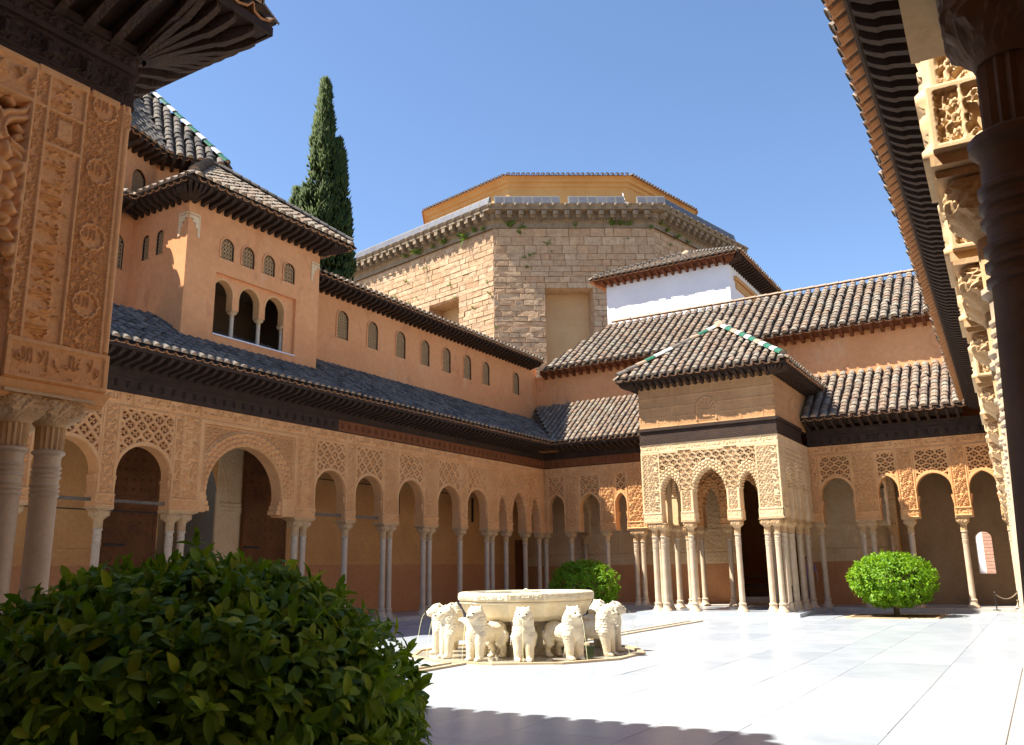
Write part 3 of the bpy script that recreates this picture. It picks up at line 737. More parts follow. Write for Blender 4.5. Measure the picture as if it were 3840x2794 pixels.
def window(parent, fr, s, z0, w, h, m='orange', fm='orange', depth=.13, cell=.055, frame=.05):
    """arched window: reveal, raised frame, pierced lattice"""
    A = Arch(s-w/2, s+w/2, z0+h-w/2, z0+h, z0); wmb = MB(fr); P = A.pts(10)
    a = wmb.pts([(x, .0, z) for x, z in P]); b = wmb.pts([(x, depth+.05, z) for x, z in P])
    for i in range(len(P)-1): wmb.face((a[i], a[i+1], b[i+1], b[i]))
    wmb.face((a[0], a[-1], b[-1], b[0])); wmb.poly([(x, depth+.05, z) for x, z in P])
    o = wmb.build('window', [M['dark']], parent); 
    fmb = MB(fr); Q = A.pts(10, grow=frame); a0 = fmb.pts([(x, .005, z) for x, z in P]); a1 = fmb.pts([(x, -.03, z) for x, z in P]); b1 = fmb.pts([(x, -.03, z) for x, z in Q]); b0 = fmb.pts([(x, .005, z) for x, z in Q])
    for i in range(len(P)-1):
        for u, v in ((a0, a1), (a1, b1), (b1, b0)): fmb.face((u[i], u[i+1], v[i+1], v[i]))
    fmb.build('window_frame', M[fm], o)
    key = (round(w, 2), round(h, 2), cell)
    if key not in LAT: LAT[key] = lattice_mesh(w, h, M['lattice'], cell)
    l = bpy.data.objects.new('lattice', LAT[key]); l.parent = o; col.objects.link(l)
    l.matrix_basis = mtx(Vector(fr.P(s, depth*.45, z0)), fr.s, fr.d, (0, 0, 1))
    return A
# ================================================================== SETTING: ground, floor
YL, XF, XP = 17.65, 31.60, 27.48
PY0, PY1 = 6.80, 11.48
mb = MB(); mb.poly([(-900, -900, -.6), (900, -900, -.6), (900, 900, -.6), (-900, 900, -.6)])
tag(mb.build('ground', M['base']), kind='structure')
mb = MB(); mb.poly([(-6, -6, -.135), (34, -6, -.135), (34, 22, -.135), (-6, 22, -.135)])
pave = tag(mb.build('courtyard_pavement', M['step']), kind='structure')
def slab(w, l):
    mb = MB(); g = .003; b = .003; z0, z1 = -.014, .015
    lo = mb.pts([(-w/2+g, -l/2+g, z0), (w/2-g, -l/2+g, z0), (w/2-g, l/2-g, z0), (-w/2+g, l/2-g, z0)])
    md = mb.pts([(-w/2+g, -l/2+g, z1-b), (w/2-g, -l/2+g, z1-b), (w/2-g, l/2-g, z1-b), (-w/2+g, l/2-g, z1-b)])
    hi = mb.pts([(-w/2+g+b, -l/2+g+b, z1), (w/2-g-b, -l/2+g+b, z1), (w/2-g-b, l/2-g-b, z1), (-w/2+g+b, l/2-g-b, z1)])
    for A, B in ((lo, md), (md, hi)):
        for i in range(4): mb.face((A[i], A[(i+1) % 4], B[(i+1) % 4], B[i]))
    mb.face(hi); return mb.mesh('slab', M['floor'])
rnd = random.Random(11); Ms = {}
PIT = (27.7, 29.6, 2.9, 5.2)
y = .5; row = 0
WID = [.95, 1.25, .8, 1.1]
while y < 17.5:
    l = WID[row % 4]; x = .6-rnd.random()
    while x < 31.3:
        w = rnd.choice([1.2, 1.7, 2.3, 2.8])
        cx, cy = x+w/2, y+l/2
        k = (w, l)
        if k not in Ms: Ms[k] = (slab(w, l), [])
        if not (PIT[0]-.2 < cx < PIT[1]+.2 and PIT[2]-.2 < cy < PIT[3]+.2):
            Ms[k][1].append(Matrix.Translation((cx, cy, -.135+rnd.gauss(0, .0007))) @ Euler((rnd.gauss(0, .0012), rnd.gauss(0, .0012), 0)).to_matrix().to_4x4())
        x += w
    y += l; row += 1
for k, (me, L) in Ms.items(): scatter('slab', me, L, pave, 20, 'slabs')
mb = MB(); mb.poly([(PIT[0], PIT[2], -.118), (PIT[1], PIT[2], -.118), (PIT[1], PIT[3], -.118), (PIT[0], PIT[3], -.118)])
mb.build('planting_bed', M['earth'], pave)
mb = MB(); mb.box(PIT[0]-.1, PIT[0], PIT[2]-.1, PIT[3]+.1, -.13, -.105); mb.box(PIT[1], PIT[1]+.1, PIT[2]-.1, PIT[3]+.1, -.13, -.105)
mb.box(PIT[0], PIT[1], PIT[2]-.1, PIT[2], -.13, -.105); mb.box(PIT[0], PIT[1], PIT[3], PIT[3]+.1, -.13, -.105)
mb.build('bed_kerb', M['kerb'], pave)
# raised gallery floors (a low step round the court)
mb = MB(); mb.box(-3, 33.75, YL-.16, 19.99, -.14, 0)
mb.box(31.42, 33.79, 12.0, YL-.165, -.14, -.002); mb.box(31.42, 33.79, .9, 6.4, -.14, -.003)
mb.box(31.0, 33.79, 6.41, 11.99, -.14, -.006); mb.box(-3, 33.75, -3, .20, -.14, -.004); mb.box(-3, .55, .21, YL-.17, -.14, -.007)
mb.box(.56, 4.68, 6.52, 11.8, -.14, -.005)
mb.build('gallery_floor_step', M['step'], pave)
mb = MB(); mb.box(27.16, 30.99, 6.50, 11.78, -.14, -.009); mb.build('pavilion_step', M['floor'], pave)
mb = MB(); mb.box(27.35, 30.98, 6.7, 11.6, -.0085, .004); mb.build('pavilion_floor', M['floor'], pave)

# ================================================================== SOUTH GALLERY (left, in shade)
FS = Frame((0, YL), (1, 0), (0, 1))
sg = thing('arcaded_gallery', 'long shaded arcade on the left with the big stalactite arch and open wooden doors', 'gallery', (20, 18.8, 0), 'arcaded galleries round the court')
def portal(A):
    fr = FS; s0, s1 = 14.08, 17.34
    def hf(S, Z):
        sd = A.sd(S, Z); al = A.along(S, Z); h = .055*arab(S, Z, .36)-.044
        ring = (sd > -.03) & (sd < .38); h = np.where(ring, -.01+.11*domes(al/.155, (.38-sd)/.127), h)
        h = np.where((sd > .36) & (sd < .40), .02, h)
        e = np.minimum(np.minimum(S-s0, s1-S), 5.19-Z); h = np.where(e < .07, .02, h); h = np.where((e > .09) & (e < .12), .016, h)
        return np.where(sd < .02, .02, h)
    relief('portal_arch_panel', M['carved'], fr, s0, s1, A.zs-.02, 5.2, .0125, hf, sg, keep=lambda S, Z: A.sd(S, Z) > -.01, smooth=False)
    def hj(S, Z): return .026+.014*text(S, Z-2.93, .3, .22)*0+.012*arab(S, Z, .3)
    for a, b in ((s0, A.s0), (A.s1, s1)):
        relief('portal_jamb', M['carved'], fr, a, b, 2.905, A.zs-.02, .016, hj, sg)
    arch_soffit(fr, A, .40, M['carved'], sg)
    for z, w in ((2.95, .16), (3.08, .12), (3.2, .07)):                 # stepped corbels under the ring
        mb = MB(fr); mb.box(A.s0-.01, A.s0+w, .02, .36, z, z+.118); mb.build('corbel', M['carved'], sg); mb = MB(fr); mb.box(A.s1-w, A.s1+.01, .02, .36, z, z+.118); mb.build('corbel', M['carved'], sg)
    mb = MB(fr); over_arch(mb, A, .36, 5.55)
    mb.poly([(s0, .36, 2.9), (A.s0, .36, 2.9), (A.s0, .36, 5.55), (s0, .36, 5.55)]); mb.poly([(A.s1, .36, 2.9), (s1, .36, 2.9), (s1, .36, 5.55), (A.s1, .36, 5.55)])
    mb.build('arch_back', M['carved'], sg)
piers = [(7.55, 7.97, [7.78], 0), (9.45, 9.87, [9.68], 0), (11.39, 11.81, [11.62], 0), (13.28, 14.08, [13.48, 13.81], 1), (17.34, 18.11, [17.57, 17.88], 1), (19.40, 19.83, [19.62], 0),
         (21.13, 21.90, [21.38, 21.70], 0), (23.25, 24.05, [23.48, 23.82], 0), (25.43, 25.86, [25.65], 0), (27.20, 27.97, [27.42, 27.78], 0),
         (28.57, 28.97, [28.78], 2), (30.04, 30.44, [30.25], 2), (31.20, 31.62, [31.39], 0)]
arches = [(7.97, 9.45, 3.66, 4.37, P2_), (9.87, 11.39, 3.64, 4.37, P2_), (11.81, 13.28, 3.66, 4.37, P1), (14.30, 16.86, 3.42, 4.68, 'portal'), (18.11, 19.40, 3.72, 4.34, P1), (19.83, 21.13, 3.71, 4.33, P2_),
          (21.90, 23.25, 3.70, 4.36, P1), (24.05, 25.43, 3.66, 4.33, P2_), (25.86, 27.20, 3.68, 4.32, P1),
          (27.97, 28.57, 3.62, 4.30, 'muq'), (28.97, 30.04, 3.62, 4.48, 'muq'), (30.44, 31.20, 3.62, 4.34, 'muq')]
gallery(sg, FS, piers, arches, 7.5, XF, res=.0135, portal=portal)
wood_frieze(sg, FS, 6.5, XF-.02, 5.55, 6.19, split=(19.0, 'wood_new'))
eave(sg, FS, 6.5, 30.85, 6.22, .80, 'wood', .255, .12, n_ind=120)
rf = new_obj('roof', bpy.data.meshes.new('roof'), sg)
roof(rf, FS, 7.5, 33.6, -.84, 6.50, 1.42, 7.97, .256, clipR=lambda t: 30.78+2.8*t, kind='tile_dark', n_ind=260)
# interior: back wall, ceiling, dado, band, inner arch, doors
BD = 2.35
inner_arch = Arch(14.75, 16.62, 3.45, 4.95, 0.)
mb = MB(FS)
wall_face(mb, 6, 34, 2.06, 5.6, BD, [Arch(14.75, 16.62, 3.45, 4.95, 2.06)]); mb.build('back_wall', M['ochre'], sg)
mb = MB(FS); mb.box(6, 14.75, BD-.012, BD+.2, 0, 1.64); mb.box(16.62, 33.0, BD-.012, BD+.2, 0, 1.64); mb.build('dado', M['dado'], sg)
mb = MB(FS); mb.box(6, 14.74, BD+.1, BD+.2, 0, 5.6); mb.box(16.63, 34, BD+.1, BD+.2, 0, 5.6); mb.build('wall_core', M['ochre'], sg)
for a, b in ((6, 13.05), (19.28, 33.0)):
    def hf(S, Z):
        k = np.floor(S/1.7); u = S-k*1.7; e = np.minimum(Z-1.65, 2.05-Z)
        h = np.where((u > .12) & (u < 1.3), .03*text(S, Z-1.70, 1.18, .31), .004*arab(S, Z, .3)); h = np.where((np.abs(u-.08) < .025) | (np.abs(u-1.34) < .025), .02, h)
        return np.where(e < .03, .018, h)
    relief('carved_band', M['ochre'], FS, a, b, 1.642, 2.058, .024, hf, sg, d0=BD)
mb = MB(FS); mb.box(6, 34.2, .36, BD+.02, 5.52, 5.6); mb.build('ceiling', M['wood'], sg)
# passage behind the portal
mb = MB(FS); P = inner_arch.pts(16); a = mb.pts([(s, BD, z) for s, z in P]); b = mb.pts([(s, BD+1.3, z) for s, z in P])
for i in range(len(P)-1): mb.face((a[i], a[i+1], b[i+1], b[i]))
mb.build('passage_arch', M['grey_plaster'], sg)
def hin(S, Z):
    sd = Arch(14.75, 16.62, 3.45, 4.95, 0.).sd(S, Z); return np.where(sd < .05, .0, .02*arab(S, Z, .34)+np.where((sd > .33) & (sd < .37), .02, 0.)+np.where(Z < 3.42, .02*((Z > 2.0) & (Z < 2.05))+.05*(Z > 3.1)*domes(S/.1, (Z-3.1)/.11), 0.))
relief('carved_jamb', M['carved_pale'], FS, 16.60, 17.48, .5, 5.35, .026, hin, sg, keep=lambda S, Z: inner_arch.sd(S, Z) > -.01, d0=BD-.03)
mb = MB(FS); mb.box(14.0, 17.4, BD+3.2, BD+3.3, 0, 5.5); mb.box(14.0, 14.1, BD+1.3, BD+3.2, 0, 5.5); mb.box(17.3, 17.4, BD+1.3, BD+3.2, 0, 5.5); mb.box(14.0, 17.4, BD+1.3, BD+3.3, 5.5, 5.6)
mb.box(14, 17.4, BD+.2, BD+3.3, -.02, -.001); mb.build('passage_room', M['grey_plaster'], sg)
def hn(S, Z): return np.where((np.abs(S-17.0) < .10) & (Z < 2.25+np.sqrt(np.maximum(.0, .01-(S-17.)**2))), -.05, 0.)
def door_leaf(s0, s1, z1, d):
    mb = MB(FS); mb.box(s0, s1, d, d+.09, .06, z1); o = mb.build('door_leaf', M['door'], sg)
    for z0_, z1_ in ((.12, 1.0), (1.1, 2.05), (2.2, 3.2), (3.3, z1-.1)):
        mb = MB(FS); w = .09
        mb.box(s0+.02, s1-.02, d-.022, d+.01, z0_, z0_+w); mb.box(s0+.02, s1-.02, d-.022, d+.01, z1_-w, z1_); mb.box(s0+.02, s0+.02+w, d-.022, d+.01, z0_+w+.002, z1_-w-.002); mb.box(s1-.02-w, s1-.02, d-.022, d+.01, z0_+w+.002, z1_-w-.002)
        mb.build('panel_frame', M['door'], o)
        nx = 5; nz = max(2, int((z1_-z0_)/.28)); Ls = []
        if 'door_boss' not in RAFT:
            r = .075; mb = MB(); c = mb.pts([(0, -.03, 0)]); q = mb.pts([(-r, 0, 0), (0, 0, -r*1.3), (r, 0, 0), (0, 0, r*1.3)])
            for k in range(4): mb.face((c[0], q[k], q[(k+1) % 4]))
            RAFT['door_boss'] = mb.mesh('carved_boss', M['door'])
        for i in range(nx):
            for j in range(nz):
                cs = s0+.16+(i+.5)*(s1-s0-.32)/nx; cz = z0_+.12+(j+.5)*(z1_-z0_-.24)/nz; Ls.append(mtx(Vector(FS.P(cs, d-.001, cz)), FS.s, FS.d, (0, 0, 1)))
        scatter('carved_boss', RAFT['door_boss'], Ls, o, 60)
    mb = MB(FS)
    for z in (.5, 2.12): mb.box(s0+.05, s0+.62, d-.05, d-.024, z, z+.07)
    mb.build('hinge_strap', M['metal'], o)
door_leaf(17.5, 19.22, 5.1, BD-.14); door_leaf(13.08, 14.62, 4.9, BD-.14)
mb = MB(FS); mb.box(33.02, 33.8, BD-.01, BD+.05, 0, 2.7); mb.build('corner_door', M['door'], sg)
for a, b in ((9.87, 11.39), (11.81, 13.28), (18.11, 19.40), (19.83, 21.13)):
    mb = MB(FS); mb.box(a-.0, b+.0, .14, .21, 3.02, 3.09); mb.build('tie_beam', M['wood_grey'], sg)
for a, b in ((18.0, 21.4), (21.8, 24.0), (25.4, 27.4), (9.9, 14.6)):
    mb = MB(FS); z = 4.33 if a > 15 else 2.96; mb.box(a, b, BD-.4, BD-.37, z, z+.03); mb.build('tie_rod', M['metal'], sg)
mb = MB(FS); mb.box(24.72, 24.86, BD-.03, BD+.02, 3.35, 4.33); mb.box(29.6, 29.72, BD-.03, BD+.02, 3.35, 4.33); mb.build('wall_slit', M['dark'], sg)

# ================================================================== WEST GALLERY (far side)
FWs = Frame((XF, 0), (0, 1), (1, 0))
wg = thing('arcaded_gallery', 'arcade across the far end of the court, flanking the projecting pavilion, half in sun', 'gallery', (32.6, 9, 0), 'arcaded galleries round the court')
QL = lambda S, Z: sebka(S, Z, .28, .35, .06)
QR = lambda S, Z: sebka(S, Z, .30, .31, .08)
piersW = [(.62, 1.00, [.82], 0), (1.83, 2.32, [2.15], 0), (3.40, 3.94, [3.73], 0), (4.59, 5.39, [4.93, 5.23], 0), (6.48, 6.86, [6.62], 0),
          (13.05, 13.90, [13.37, 13.67], 0), (14.41, 15.09, [14.90], 0), (16.03, 16.71, [16.52], 0), (17.49, 18.02, [17.72], 0)]
archesW = [(1.00, 1.83, 3.80, 4.34, QR), (2.32, 3.40, 3.80, 4.36, QR), (3.94, 4.59, 3.86, 4.36, QR), (5.39, 6.48, 3.82, 4.40, QR),
           (11.9, 13.05, 3.8, 4.4, QL), (13.90, 14.41, 3.92, 4.36, QL), (15.09, 16.03, 3.80, 4.40, QL), (16.71, 17.49, 3.92, 4.41, QL)]
gallery(wg, FWs, piersW, archesW, .9, YL-.02, res=.016, flip=-1)
# arcade between the court and the pavilion
gallery(wg, FWs, [(6.87, 7.58, [7.1, 7.4], 0), (8.13, 8.55, [8.34], 2), (9.69, 10.14, [9.92], 2), (10.83, 11.90, [11.0, 11.3], 0)],
        [(7.58, 8.13, 3.62, 4.42, 'muq'), (8.55, 9.69, 3.62, 4.6, 'muq'), (10.14, 10.83, 3.62, 4.42, 'muq')], 6.9, 11.9, res=.03, flip=-1, frieze=False)
for a, b in ((-1.0, PY0-.02), (PY1+.02, YL-.03)):
    if a < 0: wood_frieze(wg, FWs, a, b, 5.55, 6.12)
    else: wood_frieze(wg, FWs, a, b, 5.55, 6.19, split=(a, 'wood_new'))
mb = MB(); mb.box(30.80, 31.62, 16.86, 17.68, 6.30, 6.35); mb.build('soffit_board', M['wood'], sg)
eave(wg, FWs, 1.7, PY0-.05, 6.22, .74, 'wood', .30, .12, n_ind=60); eave(wg, FWs, PY1+.05, 16.9, 6.22, .74, 'wood', .25, .12, n_ind=60)
rf = new_obj('roof', bpy.data.meshes.new('roof'), wg)
roof(rf, FWs, -1.5, PY0+1.5, -.80, 6.45, 2.0, 8.45, .318, clipL=lambda t: 1.5-2.6*t, n_ind=160)
rf2 = new_obj('roof', bpy.data.meshes.new('roof'), wg)
roof(rf2, FWs, PY1-1., 19.3, -.80, 6.50, 2.0, 8.62, .252, clipR=lambda t: 16.84+2.4*t, n_ind=220)
WB = 2.2                                                              # back wall depth
mb = MB(FWs); wall_face(mb, 4.4, 20.1, 2.0, 5.6, WB, [Arch(7.95, 10.30, 4.9, 5.3, 2.0)]); 
mb.build('back_wall', M['ochre'], wg)
mb = MB(FWs); mb.box(4.4, 7.95, WB-.012, WB+.2, 0, 1.53); mb.box(10.30, 20.1, WB-.012, WB+.2, 0, 1.53); mb.build('dado', M['dado'], wg)
mb = MB(FWs); mb.box(4.36, 7.95, WB+.1, WB+.2, 0, 5.6); mb.box(10.30, 20.1, WB+.1, WB+.2, 0, 5.6); mb.box(4.36, 4.40, WB-.02, WB+.3, 0, 5.6); mb.build('wall_core', M['ochre'], wg)
for a, b in ((4.42, 7.93), (10.32, 20.08)):
    relief('geometric_band', M['carved_pale'], FWs, a, b, 1.532, 1.99, .03, lambda S, Z: np.where(np.minimum(Z-1.532, 1.99-Z) < .035, .02, .035*interlace(S, Z-1.76, .2)), wg, d0=WB)
    def hb(S, Z, a=a, b=b):
        h = .03*arab(S, Z, .24); e = np.minimum(S-a, b-S); h = np.where(np.abs(Z-2.86) < .03, .03, h)
        k = ((S-a) % 2.2); h = np.where((np.abs(k-.30) < .02) | (np.abs(k-.55) < .02), .03, h)
        h = np.where((k > .32) & (k < .53), .022*samp(T_TEXT, Z/.9, (k-.32)/.21), h); return h
    relief('carved_wall_panel', M['carved_pale'], FWs, a, b, 2.0, 5.3, .032, hb, wg, d0=WB-.01)
mb = MB(FWs); wall_face(mb, -2.5, 4.4, 0., 5.6, WB+.25, [Arch(1.50, 2.0, 2.22, 2.46, 1.04)]); mb.build('plain_wall', M['deep'], wg)
mb = MB(FWs); A = Arch(1.50, 2.0, 2.22, 2.46, 1.04); P = A.pts(); a = mb.pts([(s, WB+.25, z) for s, z in P]); b = mb.pts([(s, WB+.7, z) for s, z in P])
for i in range(len(P)-1): mb.face((a[i], a[i+1], b[i+1], b[i]))
mb.face((a[0], a[-1], b[-1], b[0])); mb.build('window_reveal', M['carved_pale'], wg)
mb = MB(FWs); mb.box(-2.5, 20.1, .36, WB+.3, 5.52, 5.6); mb.build('ceiling', M['wood'], wg)
# dark hall behind the middle doorway
mb = MB(FWs); mb.box(6.5, 12.2, 9, 9.1, 0, 5.6); mb.box(6.5, 6.6, WB+.2, 9, 0, 5.6); mb.box(12.1, 12.2, WB+.2, 9, 0, 5.6); mb.box(6.5, 12.2, WB+.2, 9.1, 5.45, 5.55); mb.box(6.5, 12.2, WB, 9.1, -.02, .012)
mb.build('hall', M['ochre'], wg)
mb = MB(FWs); mb.box(8.0, 10.3, WB+.4, WB+1.0, .012, .24); mb.build('hall_step', M['step'], wg)
# stalactite cross arches inside the gallery
for yy, sg_ in ((4.42, 1), (16.62, 1)):
    F2 = Frame((XF+.36, yy), (1, 0), (0, 1)); A = Arch(.16, 1.70, 3.45, 4.75, 2.7, lobes=6, lob=.05)
    def hc(S, Z, A=A):
        sd = A.sd(S, Z); al = A.along(S, Z); return np.where(sd < .34, .0+.07*domes(al/.14, sd/.115), .02*arab(S, Z, .3))
    relief('stalactite_arch', M['carved_pale'], F2, 0, 1.84, 2.7, 5.5, .028, hc, wg, keep=lambda S, Z, A=A: A.sd(S, Z) > -.01)
    arch_soffit(F2, A, .35, M['carved_pale'], wg); mb = MB(F2); over_arch(mb, A, .35, 5.5); mb.build('arch_back', M['carved_pale'], wg)
    column(XF+2.0, yy+.18, wg)

# ================================================================== NORTH GALLERY (right edge, seen along its length)
_a = R(1.60)
FN = Frame((0, .05), (math.cos(_a), math.sin(_a)), (math.sin(_a), -math.cos(_a)))
ng = thing('arcaded_gallery', 'arcade at the right edge seen end on, with a close column in shade', 'gallery', (12, -.6, 0), 'arcaded galleries round the court')
piersN = [(3.40, 3.86, [3.63], 0), (4.60, 5.2, [4.75, 5.05], 0), (6.0, 6.45, [6.2], 0), (8.0, 8.7, [8.2, 8.5], 0), (10.1, 10.85, [10.3, 10.6], 0), (12.1, 12.55, [12.3], 0),
          (13.9, 14.7, [14.1, 14.45], 0), (17.4, 18.1, [17.6, 17.9], 0), (20.1, 20.6, [20.3], 0), (22.2, 22.9, [22.4, 22.7], 0), (24.9, 25.4, [25.2], 0), (27.3, 28., [27.5, 27.8], 0), (29.6, 30.1, [29.9], 0)]
archesN = [(3.86, 4.6, 3.7, 4.2, P1), (5.2, 6.0, 3.72, 4.34, P1), (6.45, 8.0, 3.65, 4.36, P2_), (8.7, 10.1, 3.7, 4.34, P1), (10.85, 12.1, 3.72, 4.3, P2_), (12.55, 13.9, 3.7, 4.3, P1), (14.7, 17.4, 3.45, 4.7, P1),
           (18.1, 20.1, 3.5, 4.4, P1), (20.6, 22.2, 3.6, 4.35, P1), (22.9, 24.9, 3.5, 4.4, P2_), (25.4, 27.3, 3.5, 4.4, P1), (28., 29.6, 3.6, 4.4, P1), (30.1, 31.4, 3.7, 4.35, P1)]
gallery(ng, FN, piersN, archesN, 3.3, 31.5, res=.03, m='carved_pale')
cn = column(2.29, .017, ng); cn.rotation_euler = (.038, 0, 0); cn.data = cn.data.copy(); cn.data.materials[0] = M['marble_shade']
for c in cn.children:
    c.data = c.data.copy(); c.data.materials[0] = M['marble_shade']
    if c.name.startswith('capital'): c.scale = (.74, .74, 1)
# carved faces of the piers that look towards the close column
for a, b, cols, kind in piersN[:7]:
    p0 = FN.P(a-.0225, 0, 0); F3 = Frame(p0, FN.d[:2], FN.s[:2])
    def hs(S, Z):
        e = np.minimum(np.minimum(S+.02, .355-S), np.minimum(Z-2.91, 3.175-Z)); h = .028*arab(S, Z, .34)
        h = np.where(np.abs(S-.09) < .012, .03, h); h = np.where(S < .085, .02*arab(S, Z, .12), h); return np.where(e < .03, .03, h)
    relief('carved_pier_side', M['carved_pale'], F3, -.02, .355, 2.91, 3.175, .008, hs, ng, smooth=False)
    p0 = FN.P(a+.006, 0, 0); F4 = Frame(p0, FN.d[:2], FN.s[:2])
    relief('carved_jamb', M['carved_pale'], F4, .0, .36, 3.185, 3.70, .009, lambda S, Z: np.where(np.minimum(S, .36-S) < .03, .028, .006+.024*arab(S, Z, .3)), ng, smooth=False)
mb = MB(FN); mb.box(2.0, 2.6, -.03, .40, 2.865, 5.5); mb.build('pier_core', M['carved_pale'], ng)
mb = MB(FN); mb.box(-1, 3.4, .0, .36, 4.6, 5.5); mb.build('arch_back', M['carved_pale'], ng)
wood_frieze(ng, FN, 0, 31.5, 5.55, 6.16); eave(ng, FN, 1.0, 30.7, 6.20, .60, 'wood', .235, .14, n_ind=150, w=.085)
rf = new_obj('roof', bpy.data.meshes.new('roof'), ng)
roof(rf, FN, 1.2, 31.5, -.77, 6.53, 2.2, 8.4, .25, clipR=lambda t: 30.6+2.3*t, n_ind=130)
mb = MB(FN); mb.box(-3, 34, 2.4, 2.6, 0, 8.4); mb.build('back_wall', M['ochre'], ng)
mb = MB(FN); mb.box(-3, 33, .36, 2.4, 5.52, 5.6); mb.build('ceiling', M['wood'], ng)

# ================================================================== EAST GALLERY (over and behind the camera: only its shade and pieces near the edge)
FE = Frame((.23, 0), (0, 1), (-1, 0))
eg = thing('gallery_roof', 'lean-to roof of the near gallery, shading the close dark column', 'roof', (-1, 4, 0))
mb = MB(FE); mb.box(-3, 6.8, 0, .36, 4.7, 6.2); mb.box(11.5, 18, 0, .36, 4.7, 6.2); mb.build('upper_wall', M['carved_pale'], eg)
mb = MB(FE); mb.hexa([(-3, -.85, 6.45), (6.75, -.85, 6.45), (6.75, 2.4, 8.5), (-3, 2.4, 8.5), (-3, -.85, 6.53), (6.75, -.85, 6.53), (6.75, 2.4, 8.58), (-3, 2.4, 8.58)])
mb.hexa([(11.5, -.85, 6.45), (18, -.85, 6.45), (18, 2.4, 8.5), (11.5, 2.4, 8.5), (11.5, -.85, 6.53), (18, -.85, 6.53), (18, 2.4, 8.58), (11.5, 2.4, 8.58)])
mb.build('roof_slope', M['tile_pan'], eg)
mb = MB(FE); mb.box(-3, 18, 2.4, 2.6, 0, 8.6); mb.build('back_wall', M['ochre'], eg)
# ================================================================== WEST PAVILION
wp = thing('court_pavilion', 'sunlit columned pavilion with a pyramid tiled roof projecting from the far arcade', 'pavilion', (29.5, 9.14, 0))
FPf = Frame((XP, 0), (0, 1), (1, 0)); FPn = Frame((0, PY0), (1, 0), (0, 1)); FPs = Frame((0, PY1), (1, 0), (0, -1))
def lace(U, V): return sebka(U, V, .27, .33, .07)
def pav_face(parent, fr, s0, s1, piers, archs, res, flip, lobes=7, rect=None):
    """one face: corner piers, slender piers, lobed stalactite arches under an openwork field"""
    for a, b, cols in piers:
        slim = (b-a) < .5
        def hf(S, Z, a=a, b=b, slim=slim):
            U = S*flip; h = .03*arab(U, Z, .30); e = np.minimum(S-a, b-S)
            if slim:
                h = np.where(e < .085, .03*np.sqrt(np.clip(1-((e-.043)/.043)**2, 0, 1)), h-.012)      # little shafts at both edges
                h = np.where(Z > 3.9, lace((S-9.12)*flip, Z-5.2)*.075-.055, h)
            else:
                w = b-a; x = (S-a)/w; h = np.where(np.abs(x-.34) < .012, .022, h); h = np.where(np.abs(x-.66) < .012, .022, h)
                h = np.where((x < .34), .034*samp(T_TEXT, (Z-3.2)/1.0, x/.36), h); h = np.where(e < .04, .02, h)
                h = np.where(Z > 5.16, .02, h)
            h = np.where(Z < 3.2, .03+.013*text((U-a*flip), Z-2.95, max(.5, b-a), .22), h); h = np.where((Z > 3.15) & (Z < 3.21), .045, h)
            return h
        relief('carved_pier', M['carved_pale'], fr, a, b, 2.905, 5.25, res, hf, parent, smooth=False)
        pier_core(parent, fr, a, b, .36, 'carved_pale', 5.55, cols)
    for a, b, zs, apex in archs:
        A = Arch(a, b, zs, apex, 2.905, lobes=lobes, lob=.032)
        def hf(S, Z, A=A):
            sd = A.sd(S, Z); al = A.along(S, Z)
            h = lace((S-9.12)*flip, Z-5.2)*.085-.06
            band = sd < .30; h = np.where(band, -.03+.075*domes(al/.11, sd/.10), h)
            return np.where(Z > 5.19, .02, h)
        relief('openwork_panel', M['carved_pale'], fr, a, b, zs-.04, 5.25, res, hf, parent, keep=lambda S, Z, A=A: (A.sd(S, Z) > -.012) & ((lace((S-9.12)*flip, Z-5.2) > .10) | (A.sd(S, Z) < .31) | (Z > 5.17)), smooth=False)
        arch_soffit(fr, A, .36, M['carved_pale'], parent)
        mb = MB(fr); over_arch(mb, A, .36, 5.55); mb.build('arch_back', M['carved_pale'], parent)
    def hf(S, Z):
        e = np.minimum(Z-5.25, 5.52-Z); return np.where(e < .03, .022, .004+.016*text(S*flip, Z-5.28, 1.2, .22))
    relief('inscription_frieze', M['carved_pale'], fr, s0, s1, 5.25, 5.53, res, hf, parent)
pav_face(wp, FPf, PY0, PY1, [(PY0, 7.55, [7.10, 7.40]), (8.13, 8.57, [8.36]), (9.69, 10.14, [9.92]), (10.83, PY1, [10.9, 11.2])],
         [(7.55, 8.13, 3.86, 4.44), (8.57, 9.69, 3.86, 4.62), (10.14, 10.83, 3.86, 4.44)], .0115, -1)
sidep = [(XP+.0, 28.18, [27.98]), (28.76, 29.22, [29.0]), (29.78, 30.22, [30.0]), (30.9, XF-.01, [31.2])]
sidea = [(28.18, 28.76, 3.86, 4.4), (29.22, 29.78, 3.86, 4.5), (30.22, 30.9, 3.86, 4.4)]
pav_face(wp, FPn, XP, XF-.01, sidep, sidea, .016, 1); pav_face(wp, FPs, XP, XF-.01, sidep, sidea, .03, 1)
for yy in (7.05, 11.22): column(27.72+.55, yy, wp)
for xx, yy in ((28.9, 7.3), (29.6, 7.3), (30.9, 7.3), (28.4, 11.0), (29.4, 11.0), (30.6, 11.0)): column(xx+.1, yy-.12*(1 if yy < 9 else -1), wp)
for fr, a, b in ((FPf, PY0-.02, PY1+.02), (FPn, XP-.02, XF-.9), (FPs, XP-.02, XF-.9)):
    mb = MB(fr); mb.box(a, b, -.045, .3, 5.535, 5.60); mb.build('moulding', M['wood'], wp)
    mb = MB(fr); mb.box(a+.02, b, -.02, .3, 5.602, 5.98); mb.build('carved_beam', M['wood_carved'], wp)
    mb = MB(fr); mb.box(a, b, -.075, .3, 5.982, 6.08); mb.build('moulding', M['wood'], wp)
